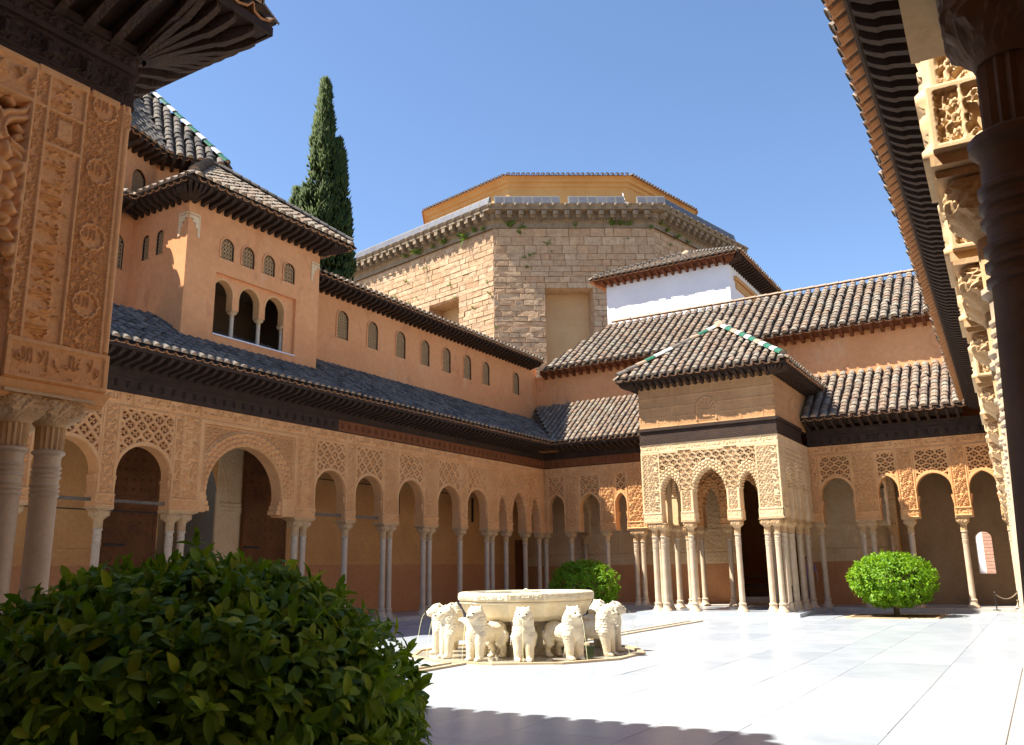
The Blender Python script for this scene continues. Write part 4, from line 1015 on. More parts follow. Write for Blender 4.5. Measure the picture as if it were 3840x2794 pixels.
# upper box with faint diaper and an arched emblem in low relief
def hbox(S, Z, c, flip=1):
    r = np.floor((Z-6.1)/.34); u = (S+.5*(r % 2))/.72; g = np.minimum(np.abs(u-np.round(u))*.72, np.abs((Z-6.1)/.34-np.round((Z-6.1)/.34))*.34)
    h = .007*arab(S*flip, Z, .26)+.014*np.clip((.03-g)/.012, 0, 1)
    x = S-c; A = Arch(c-.34, c+.34, 6.62, 6.98, 6.18); sd = A.sd(S, Z)
    h = np.where((sd < .0) & (Z > 6.18), .012, h); h = np.where((np.abs(sd) < .03) & (Z > 6.18), .04, h)
    th = np.arctan2(Z-6.45, x); rr = np.hypot(x, Z-6.45)
    fan = (sd < -.05) & (Z > 6.5) & (rr > .12); h = np.where(fan, .02+.02*np.cos(th*18), h)
    shield = (np.abs(x) < .12) & (np.abs(Z-6.42) < .14); h = np.where(shield, .045, h)
    wing = (sd < -.06) & (np.abs(Z-6.45) < .16) & (np.abs(x) > .13) & (np.abs(x) < .27); h = np.where(wing, .025+.012*np.cos((Z-6.2)*70), h)
    return h
relief('upper_wall', M['diaper'], FPf, PY0, PY1, 6.07, 7.62, .02, lambda S, Z: hbox(S, Z, 9.06, -1), wp)
relief('upper_wall', M['diaper'], FPn, XP, 32.2, 6.07, 7.62, .03, lambda S, Z: hbox(S, Z, 29.8), wp)
relief('upper_wall', M['diaper'], FPs, XP, 32.2, 6.07, 7.62, .04, lambda S, Z: hbox(S, Z, 29.8), wp)
mb = MB(); mb.box(XP+.37, 31.5, PY0+.37, PY1-.37, 5.40, 5.5); mb.build('ceiling', M['wood'], wp)
mb = MB(); mb.box(XP+.02, 32.15, PY0+.02, PY1-.02, 6.0, 6.06); mb.build('attic_floor', M['wood'], wp)
def pyramid_roof(parent, x0, x1, y0, y1, z0, za, pitch, faces, n_ind, kind='tile', row=.27):
    cx, cy = (x0+x1)/2, (y0+y1)/2; hx, hy = (x1-x0)/2, (y1-y0)/2
    for f in faces:
        fr, c, h, run = {'f': (Frame((x0, cy), (0, 1), (1, 0)), 0, hy, hx), 'b': (Frame((x1, cy), (0, 1), (-1, 0)), 0, hy, hx),
                         'n': (Frame((cx, y0), (1, 0), (0, 1)), 0, hx, hy), 's': (Frame((cx, y1), (1, 0), (0, -1)), 0, hx, hy)}[f]
        r_ = new_obj('roof', bpy.data.meshes.new('roof'), parent)
        roof(r_, fr, -h, h, 0, z0, run, za, pitch, clipL=lambda t, h=h: -h*(1-t), clipR=lambda t, h=h: h*(1-t), n_ind=n_ind.get(f, 0), kind=kind, row=row)
OV = .60
for fr, a, b in ((FPf, PY0, PY1), (FPn, XP, 32.2), (FPs, XP, 32.2)):
    eave(wp, fr, a, b, 7.58, OV-.08, 'wood', .245, .10, fan0=True, fan1=(fr is FPf), n_ind=40)
ex0, ex1, ey0, ey1, ez, ea = XP-OV, 33.0, PY0-OV, PY1+OV, 7.80, 9.95
pyramid_roof(wp, ex0, ex1, ey0, ey1, ez, ea, .285, 'fnsb', {'f': 180, 'n': 80})
apx = ((ex0+ex1)/2, (ey0+ey1)/2, ea+.10)
ridge_tiles(wp, (ex0+.1, ey0+.1, ez+.16), apx, ['green', 'glaze_white', 'green', 'glaze_white', 'mortar'], .15, .36)
ridge_tiles(wp, (ex0+.1, ey1-.1, ez+.16), apx, ['tile_dark', 'tile_dark', 'mortar', 'green', 'glaze_white', 'glaze_white'], .15, .40)
mb = MB(); mb.lathe((apx[0], apx[1], apx[2]-.1), [(.3, 0), (.26, .12), (.14, .26), (.02, .32)], 10); mb.build('roof_cap', M['mortar'], wp)

# ================================================================== EAST PAVILION (left edge, close)
ep = thing('court_pavilion', 'close pavilion corner at the left edge with carved stucco and dark eaves', 'pavilion', (2.3, 9.14, 0))
FEn = Frame((0, 6.82), (1, 0), (0, 1)); FEw = Frame((4.38, 0), (0, 1), (-1, 0))
Tm = np.zeros((96, 96)); _y, _x = np.mgrid[0:96, 0:96]; _r = np.hypot(_x-47.5, _y-47.5)/48; _t = np.arctan2(_y-47.5, _x-47.5)
Tm = np.where(np.abs(_r-.88-.05*np.cos(12*_t)) < .09, 1., 0.)
_tx = samp(T_TEXT, _x/96*.30+.02, (_y-20)/56.); Tm = np.where(_r < .74, np.where((_y > 20) & (_y < 76), _tx, .1), Tm)
def corner_panel(S, Z):
    h = .02*arab(S, Z, .24)+.004
    # right: arabesque strip with roundels
    inR = (S > 3.955) & (S < 4.285)
    h = np.where(inR, .024*arab(S+.03*np.sin(Z*8), Z, .22), h)
    c = 4.12; per = .62; zc_ = (np.floor((Z-3.38)/per)+.5)*per+3.38; rr = np.hypot(S-c, Z-zc_); k = np.clip(rr/.125, 0, 1)
    h = np.where(inR & (rr < .13), .004+.03*samp(Tm, (S-c)/.26+.5, (Z-zc_)/.26+.5), h)
    # middle: vertical inscription
    inM = (S > 3.625) & (S < 3.925)
    h = np.where(inM, .003+.03*samp(T_TEXT, (Z-3.3)/.57, 1-(S-3.625)/.30), h)
    sq = inM & (Z > 5.02) & (Z < 5.30)
    h = np.where(sq, .024*arab(S, Z, .16), h); sh = np.maximum(np.abs(S-3.775)*1.15, np.abs(Z-5.17)*.8) < .075
    h = np.where(sq & sh, .03+.008*samp(T_TEXT, (S-3.7)/.15, (Z-5.1)/.1), h)
    for s in (3.61, 3.94, 4.30): h = np.where(np.abs(S-s) < .014, .03, h)
    h = np.where((np.abs(Z-5.00) < .015) & (S > 3.6) & (S < 3.95), .03, h)
    # big inscription band along the top and cartouche block below
    h = np.where((np.abs(Z-5.32) < .015) & (S < 3.95), .03, h)
    h = np.where(Z > 5.62, .035, h)
    bl = Z < 3.28; e = np.minimum(np.minimum(S-3.50, 4.37-S), np.minimum(Z-2.95, 3.28-Z))
    hb = np.where(e < .035, .045, np.where(e < .05, .028, .024+.028*text(S-3.56, Z-3.02, .75, .20))); h = np.where(bl, hb, h)
    h = np.where(Z < 2.95, .02-.0*Z, h)
    # corner shaft
    x = np.clip((S-4.345)/.036, -1, 1); h = np.where((S > 4.31) & (Z > 3.3), .036*np.sqrt(1-x*x)+.004, h)
    h = np.where((S > 4.30) & (Z > 5.45) & (Z < 5.62), .03+.01*arab(S, Z, .1), h)
    for s in (3.955, 4.285):
        bd = np.abs(S-s-(.014 if s < 4 else -.014)) < .011; h = np.where(bd & (Z > 3.3), .012+.012*np.cos(Z*2*np.pi/.03+S*200), h)
    return h
relief('carved_corner_pier', M['carved'], FEn, 3.50, 4.38, 2.83, 5.68, .0066, corner_panel, ep, smooth=False)
EA = Arch(2.05, 3.50, 3.55, 4.80, 2.83, lobes=9, lob=.05)
def lacebig(S, Z):
    sd = EA.sd(S, Z); al = EA.along(S, Z); h = sebka(S-3.5, Z-5.3, .46, .58, .09)*.08-.07
    h = np.where(sd < .44, -.05+.10*domes(al/.125, sd/.11), h)
    h = np.where(Z > 5.30, .004+.045*text(S-3.52, Z-5.36, 1.25, .24), h); h = np.where((np.abs(Z-5.32) < .02) | (Z > 5.62) | (S > 3.47), .03, h); return h
relief('openwork_panel', M['carved'], FEn, 1.6, 3.50, EA.zs-.05, 5.68, .010, lacebig, ep, keep=lambda S, Z: (EA.sd(S, Z) > -.012) & ((sebka(S-3.5, Z-5.3, .46, .58, .09) > .1) | (EA.sd(S, Z) < .45) | (Z > 5.28) | (S > 3.45)), smooth=False)
arch_soffit(FEn, EA, .4, M['carved'], ep)
mb = MB(FEn); over_arch(mb, EA, .4, 5.68); mb.box(.25, 2.05, .0, .4, 2.83, 5.6); mb.build('arch_back', M['carved'], ep)
mb = MB(FEn); mb.poly([(3.5, .03, 2.83), (3.5, .4, 2.83), (3.5, .4, 5.68), (3.5, .03, 5.68)]); mb.poly([(3.5, -.02, 2.829), (4.38, -.02, 2.829), (4.38, .4, 2.829), (3.5, .4, 2.829)]); mb.build('pier_core', M['carved'], ep)
mb = MB(FEn); mb.hexa([(3.50, -.0, 2.79), (4.36, -.0, 2.79), (4.36, .4, 2.79), (3.50, .4, 2.79), (3.47, -.05, 2.93), (4.42, -.05, 2.93), (4.42, .45, 2.93), (3.47, .45, 2.93)]); mb.build('abacus', M['carved'], ep)
relief('side_wall', M['carved'], FEw, 6.84, 11.46, 2.83, 5.68, .04, lambda S, Z: .02*arab(S, Z, .3), ep, keep=lambda S, Z: ~((S > 7.6) & (S < 10.7) & (Z < 4.3)))
def big_capital(x, y, parent, k=1.14):
    o = column(x, y, parent, 0, k, 2.62/2.62); return o
for x, y in ((3.745, 7.0), (4.055, 7.0), (3.90, 7.36), (4.12, 7.75)): big_capital(x, y, ep)
for x, y in ((2.0, 7.0), (.6, 7.0), (4.15, 10.8), (4.15, 11.2)): big_capital(x, y, ep)
for fr, a, b in ((FEn, -.6, 4.40), (FEw, 6.8, 11.5)):
    wood_frieze(ep, fr, a, b, 5.70, 6.30, knob=.36)
    eave(ep, fr, a if fr is FEw else a, b, 6.34, .84, 'wood_carved', .27, .32, fan0=(fr is FEw), fan1=True, n_ind=40, w=.085)
for z0_, z1_, pd in ((5.735, 5.985, .019), (6.055, 6.215, .034)):
    relief('carved_frieze', M['wood'], FEn, 2.6, 4.37, z0_, z1_, .008, lambda S, Z, z0_=z0_, z1_=z1_: np.where(np.minimum(Z-z0_, z1_-Z) < .02, .02, .002+.028*np.maximum(arab(S, Z, .36), np.clip(1.3-np.hypot((S+.17) % .36-.18, (Z-(z0_+z1_)/2)*.8)/.06, 0, 1))), ep, d0=-pd+.01, smooth=False)
pyramid_roof(ep, -.9, 5.30, 5.93, 12.35, 6.84, 8.85, .30, 'nbsf', {'n': 40, 'b': 40})
mb = MB(); mb.box(.3, 4.3, 6.9, 11.4, 5.5, 5.6); mb.build('ceiling', M['wood'], ep)

# ================================================================== UPPER BUILDING BEHIND THE SOUTH GALLERY
YU = 19.05
FU = Frame((0, YU), (1, 0), (0, 1))
up = thing('upper_building', 'long orange plastered upper storey with eight arched lattice windows above the shaded gallery', 'building', (26, 20, 0))
wins = [(20.55, .54), (22.08, .54), (23.63, .54), (25.10, .53), (26.49, .53), (27.93, .53), (29.31, .53), (31.75, .52)]
ops = [Arch(s-w/2, s+w/2, 9.94-w/2, 9.94, 8.97) for s, w in wins]
mb = MB(FU); wall_face(mb, 18.2, 33.62, 6.6, 10.46, 0, ops); mb.build('wall', M['orange'], up)
for s, w in wins: window(up, FU, s, 8.97, w, .97, cell=.06)
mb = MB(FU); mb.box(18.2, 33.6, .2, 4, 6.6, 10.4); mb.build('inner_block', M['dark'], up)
eave(up, FU, 18.3, 33.1, 10.44, .62, 'wood', .26, .10, n_ind=90)
rf = new_obj('roof', bpy.data.meshes.new('roof'), up)
roof(rf, FU, 18.0, 33.2, -.66, 10.66, 3.2, 11.75, .27, n_ind=120)

# ================================================================== TOWER WITH THE TRIPLE WINDOW
TX0, TX1, TY = 13.47, 18.30, 17.98
FT = Frame((0, TY), (1, 0), (0, 1)); FTe = Frame((TX0, 0), (0, 1), (1, 0))
tw = thing('lookout_tower', 'square orange plastered tower with a triple arched window and four small lattice windows over it', 'tower', (16, 19, 0))
lrec = (14.46, 17.38, 7.60, 9.30)
w4 = [(14.77, .44), (15.50, .44), (16.27, .44), (17.05, .44)]
ops = [Arch(s-w/2, s+w/2, 10.33-w/2, 10.33, 9.74) for s, w in w4]
mb = MB(FT); wall_face(mb, TX0, TX1, 9.31, 11.12, 0, ops)
mb.poly([(TX0, 0, 6.4), (lrec[0], 0, 6.4), (lrec[0], 0, 9.31), (TX0, 0, 9.31)]); mb.poly([(lrec[1], 0, 6.4), (TX1, 0, 6.4), (TX1, 0, 9.31), (lrec[1], 0, 9.31)]); mb.poly([(lrec[0], 0, 6.4), (lrec[1], 0, 6.4), (lrec[1], 0, 7.6), (lrec[0], 0, 7.6)])
mb.build('wall', M['orange'], tw)
for s, w in w4: window(tw, FT, s, 9.74, w, .59, cell=.07, frame=.04)
# recessed loggia
rd = .10
mb = MB(FT); a, b, z0, z1 = lrec; z1 = 9.31
mb.poly([(a, 0, z0), (a, rd, z0), (a, rd, z1), (a, 0, z1)]); mb.poly([(b, 0, z0), (b, .35, z0), (b, .35, z1), (b, 0, z1)]); mb.poly([(a, 0, z1), (b, 0, z1), (b, rd, z1), (a, rd, z1)]); mb.poly([(a, -.02, z0), (b, -.02, z0), (b, .5, z0), (a, .5, z0)])
lo = [Arch(14.47, 15.13, 8.80, 9.18, 8.42), Arch(15.36, 16.08, 8.80, 9.18, 8.42), Arch(16.30, 17.02, 8.80, 9.18, 8.42)]
x = a
for A in lo:
    if A.s0 > x: mb.poly([(x, rd, 8.42), (A.s0, rd, 8.42), (A.s0, rd, z1), (x, rd, z1)]); mb.poly([(x, rd, 8.42), (A.s0, rd, 8.42), (A.s0, .34, 8.42), (x, .34, 8.42)])
    over_arch(mb, A, rd, z1); x = A.s1
mb.poly([(x, rd, 7.6), (b, rd, 7.6), (b, rd, z1), (x, rd, z1)])
lg = mb.build('loggia', M['orange'], tw)
mb = MB(FT); mb.box(a-.02, b+.02, -.035, .3, z0-.03, z0+.004); mb.build('sill', M['white'], tw)
for A in lo:
    A.zj = 8.42; arch_soffit(FT, A, .34, M['carved'], lg, d0=rd); arch_rim(FT, A, M['carved'], lg, .05, .012, d0=rd)
for s in (15.245, 16.19, 17.06):
    p = FT.P(s, .22, 0); o = bpy.data.objects.new('loggia_column', SHAFT); o.parent = lg; col.objects.link(o); o.location = (p[0], p[1], 7.52); o.scale = (.62, .62, .315)
    c = bpy.data.objects.new('loggia_capital', CAP); c.parent = lg; col.objects.link(c); c.location = (p[0], p[1], 8.28-2.62*.55+.0); c.scale = (.6, .6, .55)
    c.location = (p[0], p[1], 8.43-2.86*.5); c.scale = (.58, .58, .5)
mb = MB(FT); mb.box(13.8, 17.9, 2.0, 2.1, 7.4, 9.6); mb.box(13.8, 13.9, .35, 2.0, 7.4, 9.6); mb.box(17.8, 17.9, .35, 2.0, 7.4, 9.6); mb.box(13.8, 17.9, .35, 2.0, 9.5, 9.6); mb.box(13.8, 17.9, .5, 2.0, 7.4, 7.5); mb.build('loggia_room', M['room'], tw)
A1, A2 = Arch(18.92, 19.22, 10.25, 10.40, 9.72), Arch(19.50, 19.82, 10.25, 10.40, 9.68)
mb = MB(FTe); wall_face(mb, TY, 20.35, 6.6, 11.12, 0, [A1, A2]); mb.build('side_wall', M['orange'], tw)
window(tw, FTe, 19.07, 9.72, .30, .68, cell=.06, frame=.035); window(tw, FTe, 19.66, 9.68, .30, .70, cell=.06, frame=.035)
mb = MB(); mb.poly([(TX1, TY, 6.4), (TX1, 21, 6.4), (TX1, 21, 11.12), (TX1, TY, 11.12)]); mb.build('side_wall', M['orange'], tw)
# carved corner brackets
def corner_bracket(fr, s, sg_, z1=10.66):
    mb = MB(fr)
    mb.box(min(s, s+sg_*.34), max(s, s+sg_*.34), -.03, .0, z1-.03, z1+.02); mb.box(min(s+sg_*.30, s+sg_*.34), max(s+sg_*.30, s+sg_*.34), -.03, 0, z1-.62, z1-.03)
    P = [(.0, -.05), (.05, -.14), (.11, -.13), (.15, -.24), (.20, -.24), (.23, -.37), (.27, -.38), (.30, -.60)]
    for (x0, y0), (x1, y1) in zip(P, P[1:]):
        mb.box(min(s+sg_*x0, s+sg_*.30), max(s+sg_*x0, s+sg_*.30), -.024-.004*x0, 0, z1+y1, z1+y0)
    mb.build('corner_bracket', M['carved_pale'], tw)
corner_bracket(FT, TX0+.02, 1); corner_bracket(FT, TX1-.02, -1); corner_bracket(FTe, TY+.02, 1)
TO = .74
TOE = .50
for fr, a, b, f0, f1, to in ((FT, TX0, TX1, True, True, TO), (FTe, TY, 20.25, True, False, TOE)):
    eave(tw, fr, a, b, 11.1, to-.06, 'wood', .26, .12, fan0=f0, fan1=f1, n_ind=60)
rr_ = new_obj('roof', bpy.data.meshes.new('roof'), tw)
FTr = Frame((0, TY-TO), (1, 0), (0, 1)); wT = TX1-TX0+2*TO
roof(rr_, FTr, TX0-TOE, TX1+TO, 0, 11.33, 3.1, 13.6, .285, clipL=lambda t: TX0-TOE+2.9*t, clipR=lambda t: TX1+TO-3.1*t, n_ind=120)
rr_ = new_obj('roof', bpy.data.meshes.new('roof'), tw)
roof(rr_, Frame((TX0-TOE, 0), (0, 1), (1, 0)), TY-TO, 21.5, 0, 11.33, 2.9, 13.6, .285, clipL=lambda t: TY-TO+3.1*t, clipR=lambda t: 19.55+2*t, n_ind=40)
rr_ = new_obj('roof', bpy.data.meshes.new('roof'), tw)
roof(rr_, Frame((TX1+TO, 0), (0, 1), (-1, 0)), TY-TO, 21.5, 0, 11.33, 3.1, 13.6, .285, clipL=lambda t: TY-TO+3.1*t, n_ind=0)
ridge_tiles(tw, (TX0-TOE+.12, TY-TO+.12, 11.50), (TX0+2.36, TY+2.36, 13.72), ['tile_dark'], .16, .2)
ridge_tiles(tw, (TX1+TO-.12, TY-TO+.12, 11.50), (TX1-2.36, TY+2.36, 13.72), ['tile_dark'], .15, .3)
ridge_tiles(tw, (TX0+2.3, TY+2.36, 13.68), (TX1-2.3, TY+2.36, 13.68), ['tile_dark'], .15, .3)

# back wing east of the tower
FB = Frame((0, 20.32), (1, 0), (0, 1))
bw = thing('back_wing', 'orange back wing with a large lattice window, half hidden by the carved wall', 'building', (11, 21, 0))
ops = [Arch(12.55, 13.24, 10.13, 10.48, 9.46), Arch(9.9, 10.6, 10.13, 10.48, 9.46)]
mb = MB(FB); wall_face(mb, 6, TX0+.02, 6.6, 11.05, 0, ops); mb.build('wall', M['orange'], bw)
window(bw, FB, 12.895, 9.46, .69, 1.02, cell=.065, frame=.06); window(bw, FB, 10.25, 9.46, .7, 1.02, cell=.065, frame=.06)
eave(bw, FB, 6, 13.0, 11.02, .74, 'wood', .27, .12, n_ind=40)
rf = new_obj('roof', bpy.data.meshes.new('roof'), bw)
roof(rf, FB, 6, 13.5, -.78, 11.28, 3.0, 12.9, .285, clipR=lambda t: 12.96+2*t, n_ind=60)

mb = MB(); mb.box(3, 12.05, 19.55, 20.3, 10.9, 11.9); mb.build('unseen_shade_block', M['orange'], bw)  # unseen block added to keep the sun off the gallery eave
# lantern tower: star-shaped drum with a steep tiled roof
lt = thing('lantern_tower', 'star shaped lantern tower with a steep tiled roof and green and white glazed ridge tiles', 'tower', (15.5, 24.7, 8))
LC = np.array([15.45, 24.75]); LR, LZ, LAP = 4.35, 14.0, 18.3
_tip = R(-73.3)
star = []
for k in range(16):
    a = _tip+k*math.pi/8; r = LR if k % 2 == 0 else LR*.7654
    star.append(LC+r*np.array([math.cos(a), math.sin(a)]))
wl = [LC+(p-LC)*.855 for p in star]
mb = MB(); 
for k in range(14): p, q = wl[k], wl[(k+1) % 16]; mb.poly([(p[0], p[1], 9), (q[0], q[1], 9), (q[0], q[1], LZ-.12), (p[0], p[1], LZ-.12)])
mb.build('drum_wall', M['orange'], lt)
for kk in (14, 15):
    p, q = wl[kk], wl[(kk+1) % 16]; e = (q-p)/np.linalg.norm(q-p); d = np.array([-e[1], e[0]]); d = d if np.dot(d, LC-p) > 0 else -d
    L = np.linalg.norm(q-p); mb = MB(Frame(p, e, d)); wall_face(mb, 0, L, 9, LZ-.12, 0, [Arch(L/2-.31, L/2+.31, 12.94, 13.25, 12.35)]); mb.build('drum_wall', M['orange'], lt)
mb = MB()
for k in range(16):
    p, q, a, b = wl[k], wl[(k+1) % 16], star[k], star[(k+1) % 16]
    mb.poly([(p[0], p[1], LZ-.2), (q[0], q[1], LZ-.2), (b[0], b[1], LZ-.02), (a[0], a[1], LZ-.02)])
mb.build('soffit_board', M['wood'], lt)
Ms = []
for k in range(16):
    a, b = star[k], star[(k+1) % 16]; p, q = wl[k], wl[(k+1) % 16]; e = (b-a)/np.linalg.norm(b-a); o_ = np.array([e[1], -e[0]])
    if np.dot(o_, (a+b)/2-LC) < 0: o_ = -o_
    L = np.linalg.norm(q-p)
    for i in range(int(L/.27)):
        s = p+(q-p)*((i+.5)*.27/L); Ms.append(mtx((s[0], s[1], LZ-.22), (e[0], e[1], 0), (o_[0], o_[1], 0), (0, 0, 1)))
scatter('rafter', rafter_mesh(.55, 'wood', .1, drop=.12), Ms, lt, 40, 'rafters')
for k in (-3, -2, -1, 0, 1, 2, 13):
    k %= 16; a, b = star[k], star[(k+1) % 16]; e = (b-a)/np.linalg.norm(b-a); L = np.linalg.norm(b-a); d = np.array([-e[1], e[0]])
    if np.dot(d, LC-a) < 0: d = -d
    sa = np.dot(LC-a, e); run = np.dot(LC-a, d); fr = Frame(a, e, d)
    r_ = new_obj('roof', bpy.data.meshes.new('roof'), lt)
    roof(r_, fr, min(0, sa), max(L, sa), -.06, LZ, run, LAP, .30, clipL=lambda t, sa=sa: sa*t, clipR=lambda t, sa=sa, L=L: L+(sa-L)*t, kind='tile_dark', n_ind=60)
    if k % 2 == 0: ridge_tiles(lt, (a[0]*.995+LC[0]*.005, a[1]*.995+LC[1]*.005, LZ+.12), (LC[0], LC[1], LAP+.1), ['green', 'glaze_white'], .15, .42)
k = 15
p, q = wl[15], wl[14]; e = (q-p)/np.linalg.norm(q-p); d = np.array([-e[1], e[0]]); d = d if np.dot(d, LC-p) > 0 else -d
for kk in (14, 15):
    p, q = wl[kk], wl[(kk+1) % 16]; e = (q-p)/np.linalg.norm(q-p); d = np.array([-e[1], e[0]]); d = d if np.dot(d, LC-p) > 0 else -d
    Fk = Frame(p, e, d); L = np.linalg.norm(q-p); window(lt, Fk, L/2, 12.35, .62, .9, frame=.07, depth=.2)

# ================================================================== WEST UPPER BUILDING
XU = 33.60
FW_ = Frame((XU, 0), (0, 1), (1, 0))
wu = thing('upper_building', 'orange upper storey and long tiled roof running across above the far gallery', 'building', (35, 9, 0))
mb = MB(FW_); mb.box(-4, YU+.02, 0, 5, 5.65, 10.05); mb.build('wall', M['orange'], wu)
eave(wu, FW_, -4, 18.5, 10.02, .55, 'wood_red', .36, .10, soffit='wood_red', fascia='wood_red', n_ind=50, w=.12)
rf = new_obj('roof', bpy.data.meshes.new('roof'), wu)
roof(rf, FW_, -4.5, 18.5, -.62, 10.22, 3.0, 12.85, .36, clipR=lambda t: 18.35-1.7*t, n_ind=300, row=.30)
for s in np.arange(-4, 16.4, .36):
    pass
ridge_tiles(wu, (XU+3.0, -4, 12.93), (XU+3.0, 16.6, 13.0), ['mortar'], .12, .5)
# white tower with tiled hip roof
wt = thing('white_tower', 'white plastered block with a wide eaved hip roof standing behind the long tiled roof', 'building', (41, 13.9, 0))
mb = MB(); mb.box(37.5, 45.5, 10.85, 17.1, 9, 15.38); mb.build('wall', M['white'], wt)
mb = MB(); mb.box(38.2, 44.9, 10.70, 10.85, 14.55, 14.75); mb.box(38.4, 44.7, 10.78, 10.85, 14.2, 14.55); mb.build('cornice', M['yellow'], wt)
FWt = Frame((37.5, 0), (0, 1), (1, 0)); FWn = Frame((0, 10.85), (1, 0), (0, 1)); FWs2 = Frame((0, 17.1), (1, 0), (0, -1))
eave(wt, FWt, 10.85, 17.1, 15.28, .52, 'wood_red', .36, .12, soffit='wood_red', fascia='wood_red', fan0=True, fan1=True, n_ind=40, w=.12)
eave(wt, FWn, 37.5, 45.5, 15.28, .64, 'wood', .36, .12, fan0=True, n_ind=40, w=.12)
wx0, wx1, wy0, wy1 = 36.92, 46.3, 10.13, 17.75; hw = (wy1-wy0)/2
for fr, s0, s1, cl, cr, n in ((Frame((wx0, 0), (0, 1), (1, 0)), wy0, wy1, lambda t: wy0+hw*t, lambda t: wy1-hw*t, 160),
                              (Frame((0, wy0), (1, 0), (0, 1)), wx0, wx1, lambda t: wx0+hw*t, lambda t: wx1-hw*t, 30), (Frame((0, wy1), (1, 0), (0, -1)), wx0, wx1, lambda t: wx0+hw*t, lambda t: wx1-hw*t, 0)):
    r_ = new_obj('roof', bpy.data.meshes.new('roof'), wt); roof(r_, fr, s0, s1, 0, 15.50, hw, 17.25, .30, clipL=cl, clipR=cr, n_ind=n)
ridge_tiles(wt, (wx0+.1, wy0+.1, 15.64), (wx0+hw, wy0+hw, 17.35), ['tile_dark'], .16, .35)
ridge_tiles(wt, (wx0+.1, wy1-.1, 15.64), (wx0+hw, wy0+hw, 17.35), ['tile_dark'], .16, .35)
mb = MB(); mb.lathe((wx0+hw, wy0+hw, 17.15), [(.34, 0), (.3, .15), (.1, .34), (.02, .36)], 8); mb.build('roof_cap', M['mortar'], wt)
# ================================================================== OCTAGONAL STONE CHAPEL (far behind)
oc = thing('octagonal_chapel', 'huge octagonal stone drum with a heavy cornice and skylights behind the roofs', 'chapel', (53, 32, 0))
OA = [R(81.4), R(-53.6), R(-8.6)]
C1 = np.array([46.2, 29.33]); SL = 11.1; ZT = 24.2
def octagon(c1, side):
    """vertices starting at the near corner, going right (clockwise from the left face)"""
    v = [np.array(c1)]; a = -56.8
    for k in range(7):
        v.append(v[-1]+side*np.array([math.cos(R(a)), math.sin(R(a))])); a += 45
    w = np.array([math.cos(R(78.2)), math.sin(R(78.2))])*5.0               # the left face is the longer one
    for k in (4, 5, 6, 7): v[k] = v[k]+w
    return v
OV8 = octagon(C1, SL); OCN = sum(OV8)/8
OREG = [C1]
_a8 = -56.8
for _k in range(7): OREG.append(OREG[-1]+SL*np.array([math.cos(R(_a8)), math.sin(R(_a8))])); _a8 += 45
ORC = sum(OREG)/8
def grow_reg(q): return [ORC+(p-ORC)*q for p in OREG]
def grow(q): return [OCN+(p-OCN)*q for p in OV8]
def ring(name, q0, q1, z0, z1, m, parent):
    gr = grow_reg if name.startswith('drum') else grow
    mb = MB(); a, b = gr(q0), gr(q1)
    A = mb.pts([(p[0], p[1], z0) for p in a]); B = mb.pts([(p[0], p[1], z1) for p in b])
    for i in range(8): mb.face((A[i], A[(i+1) % 8], B[(i+1) % 8], B[i]))
    return mb.build(name, M[m], parent)
R0 = np.linalg.norm(OV8[0]-OCN)
def stone_mesh(w, h, seed, m='stone'):
    rnd = random.Random(seed); mb = MB(); g = .010; b = .014; j = lambda: rnd.gauss(0, .006)
    P = [(-w/2+g+j(), -h/2+g+j()), (w/2-g+j(), -h/2+g+j()), (w/2-g+j(), h/2-g+j()), (-w/2+g+j(), h/2-g+j())]
    Q = [(x*(1-2*b/w), y*(1-2*b/h)) for x, y in P]
    A = mb.pts([(x, .12, y) for x, y in P]); B = mb.pts([(x, .02+rnd.gauss(0, .01), y) for x, y in P]); C = mb.pts([(x, rnd.gauss(0, .010), y) for x, y in Q])
    for X, Y in ((A, B), (B, C)):
        for i in range(4): mb.face((X[i], X[(i+1) % 4], Y[(i+1) % 4], Y[i]))
    c = mb.pts([(rnd.gauss(0, .06), rnd.gauss(0, .014), rnd.gauss(0, .03))])
    for i in range(4): mb.face((C[i], C[(i+1) % 4], c[0]))
    return mb.mesh('stone', M[m])
SM = {}
rnd = random.Random(5)
def face_frame(i):
    a, b = OV8[i], OV8[(i+1) % 8]; e = (b-a)/np.linalg.norm(b-a); d = OCN-(a+b)/2; d /= np.linalg.norm(d); return Frame(a, e, d)
NICHE = {7: (9.6, 12.68, 9.6, 19.93), 0: (3.45, 6.68, 9.0, 19.85)}
stones = {}
for fi in (7, 0, 1):
    fr = face_frame(fi); z = 8.0; row = 0; FL = np.linalg.norm(OV8[fi]-OV8[(fi+1) % 8])
    while z < ZT-.3:
        h = rnd.choice([.34, .37, .40, .44]); s = -rnd.random()*.8
        if fi == 0 and z > ZT-2.2: h = .62
        while s < FL:
            w = rnd.choice([.8, 1.0, 1.25, .6, 1.5]); s0, s1 = max(s, .0), min(s+w, FL)
            if s1-s0 < .3: s1 = min(s0+.3, FL)
            n = NICHE.get(fi); c = (s0+s1)/2
            if n and z+h > n[2] and z < n[3]:
                if s0 < n[0] < s1: s1 = n[0]
                elif s0 < n[1] < s1: s0 = n[1]
                elif n[0] <= c <= n[1]: s += w; continue
            W = max(.2, round((s1-s0)*10)/10); key = (W, h, rnd.randint(0, 2))
            if key not in SM: SM[key] = stone_mesh(W, h, hash(key) % 1000)
            sx = (s1-s0)/W
            p = Vector(fr.P((s0+s1)/2, -.0+rnd.gauss(0, .012), min(z+h/2, ZT)))
            if z+h/2 < ZT: stones.setdefault(key, []).append(mtx(p, Vector(fr.s)*sx, fr.d, (0, 0, 1)))
            s += w
        z += h; row += 1
tot = sum(len(v) for v in stones.values())
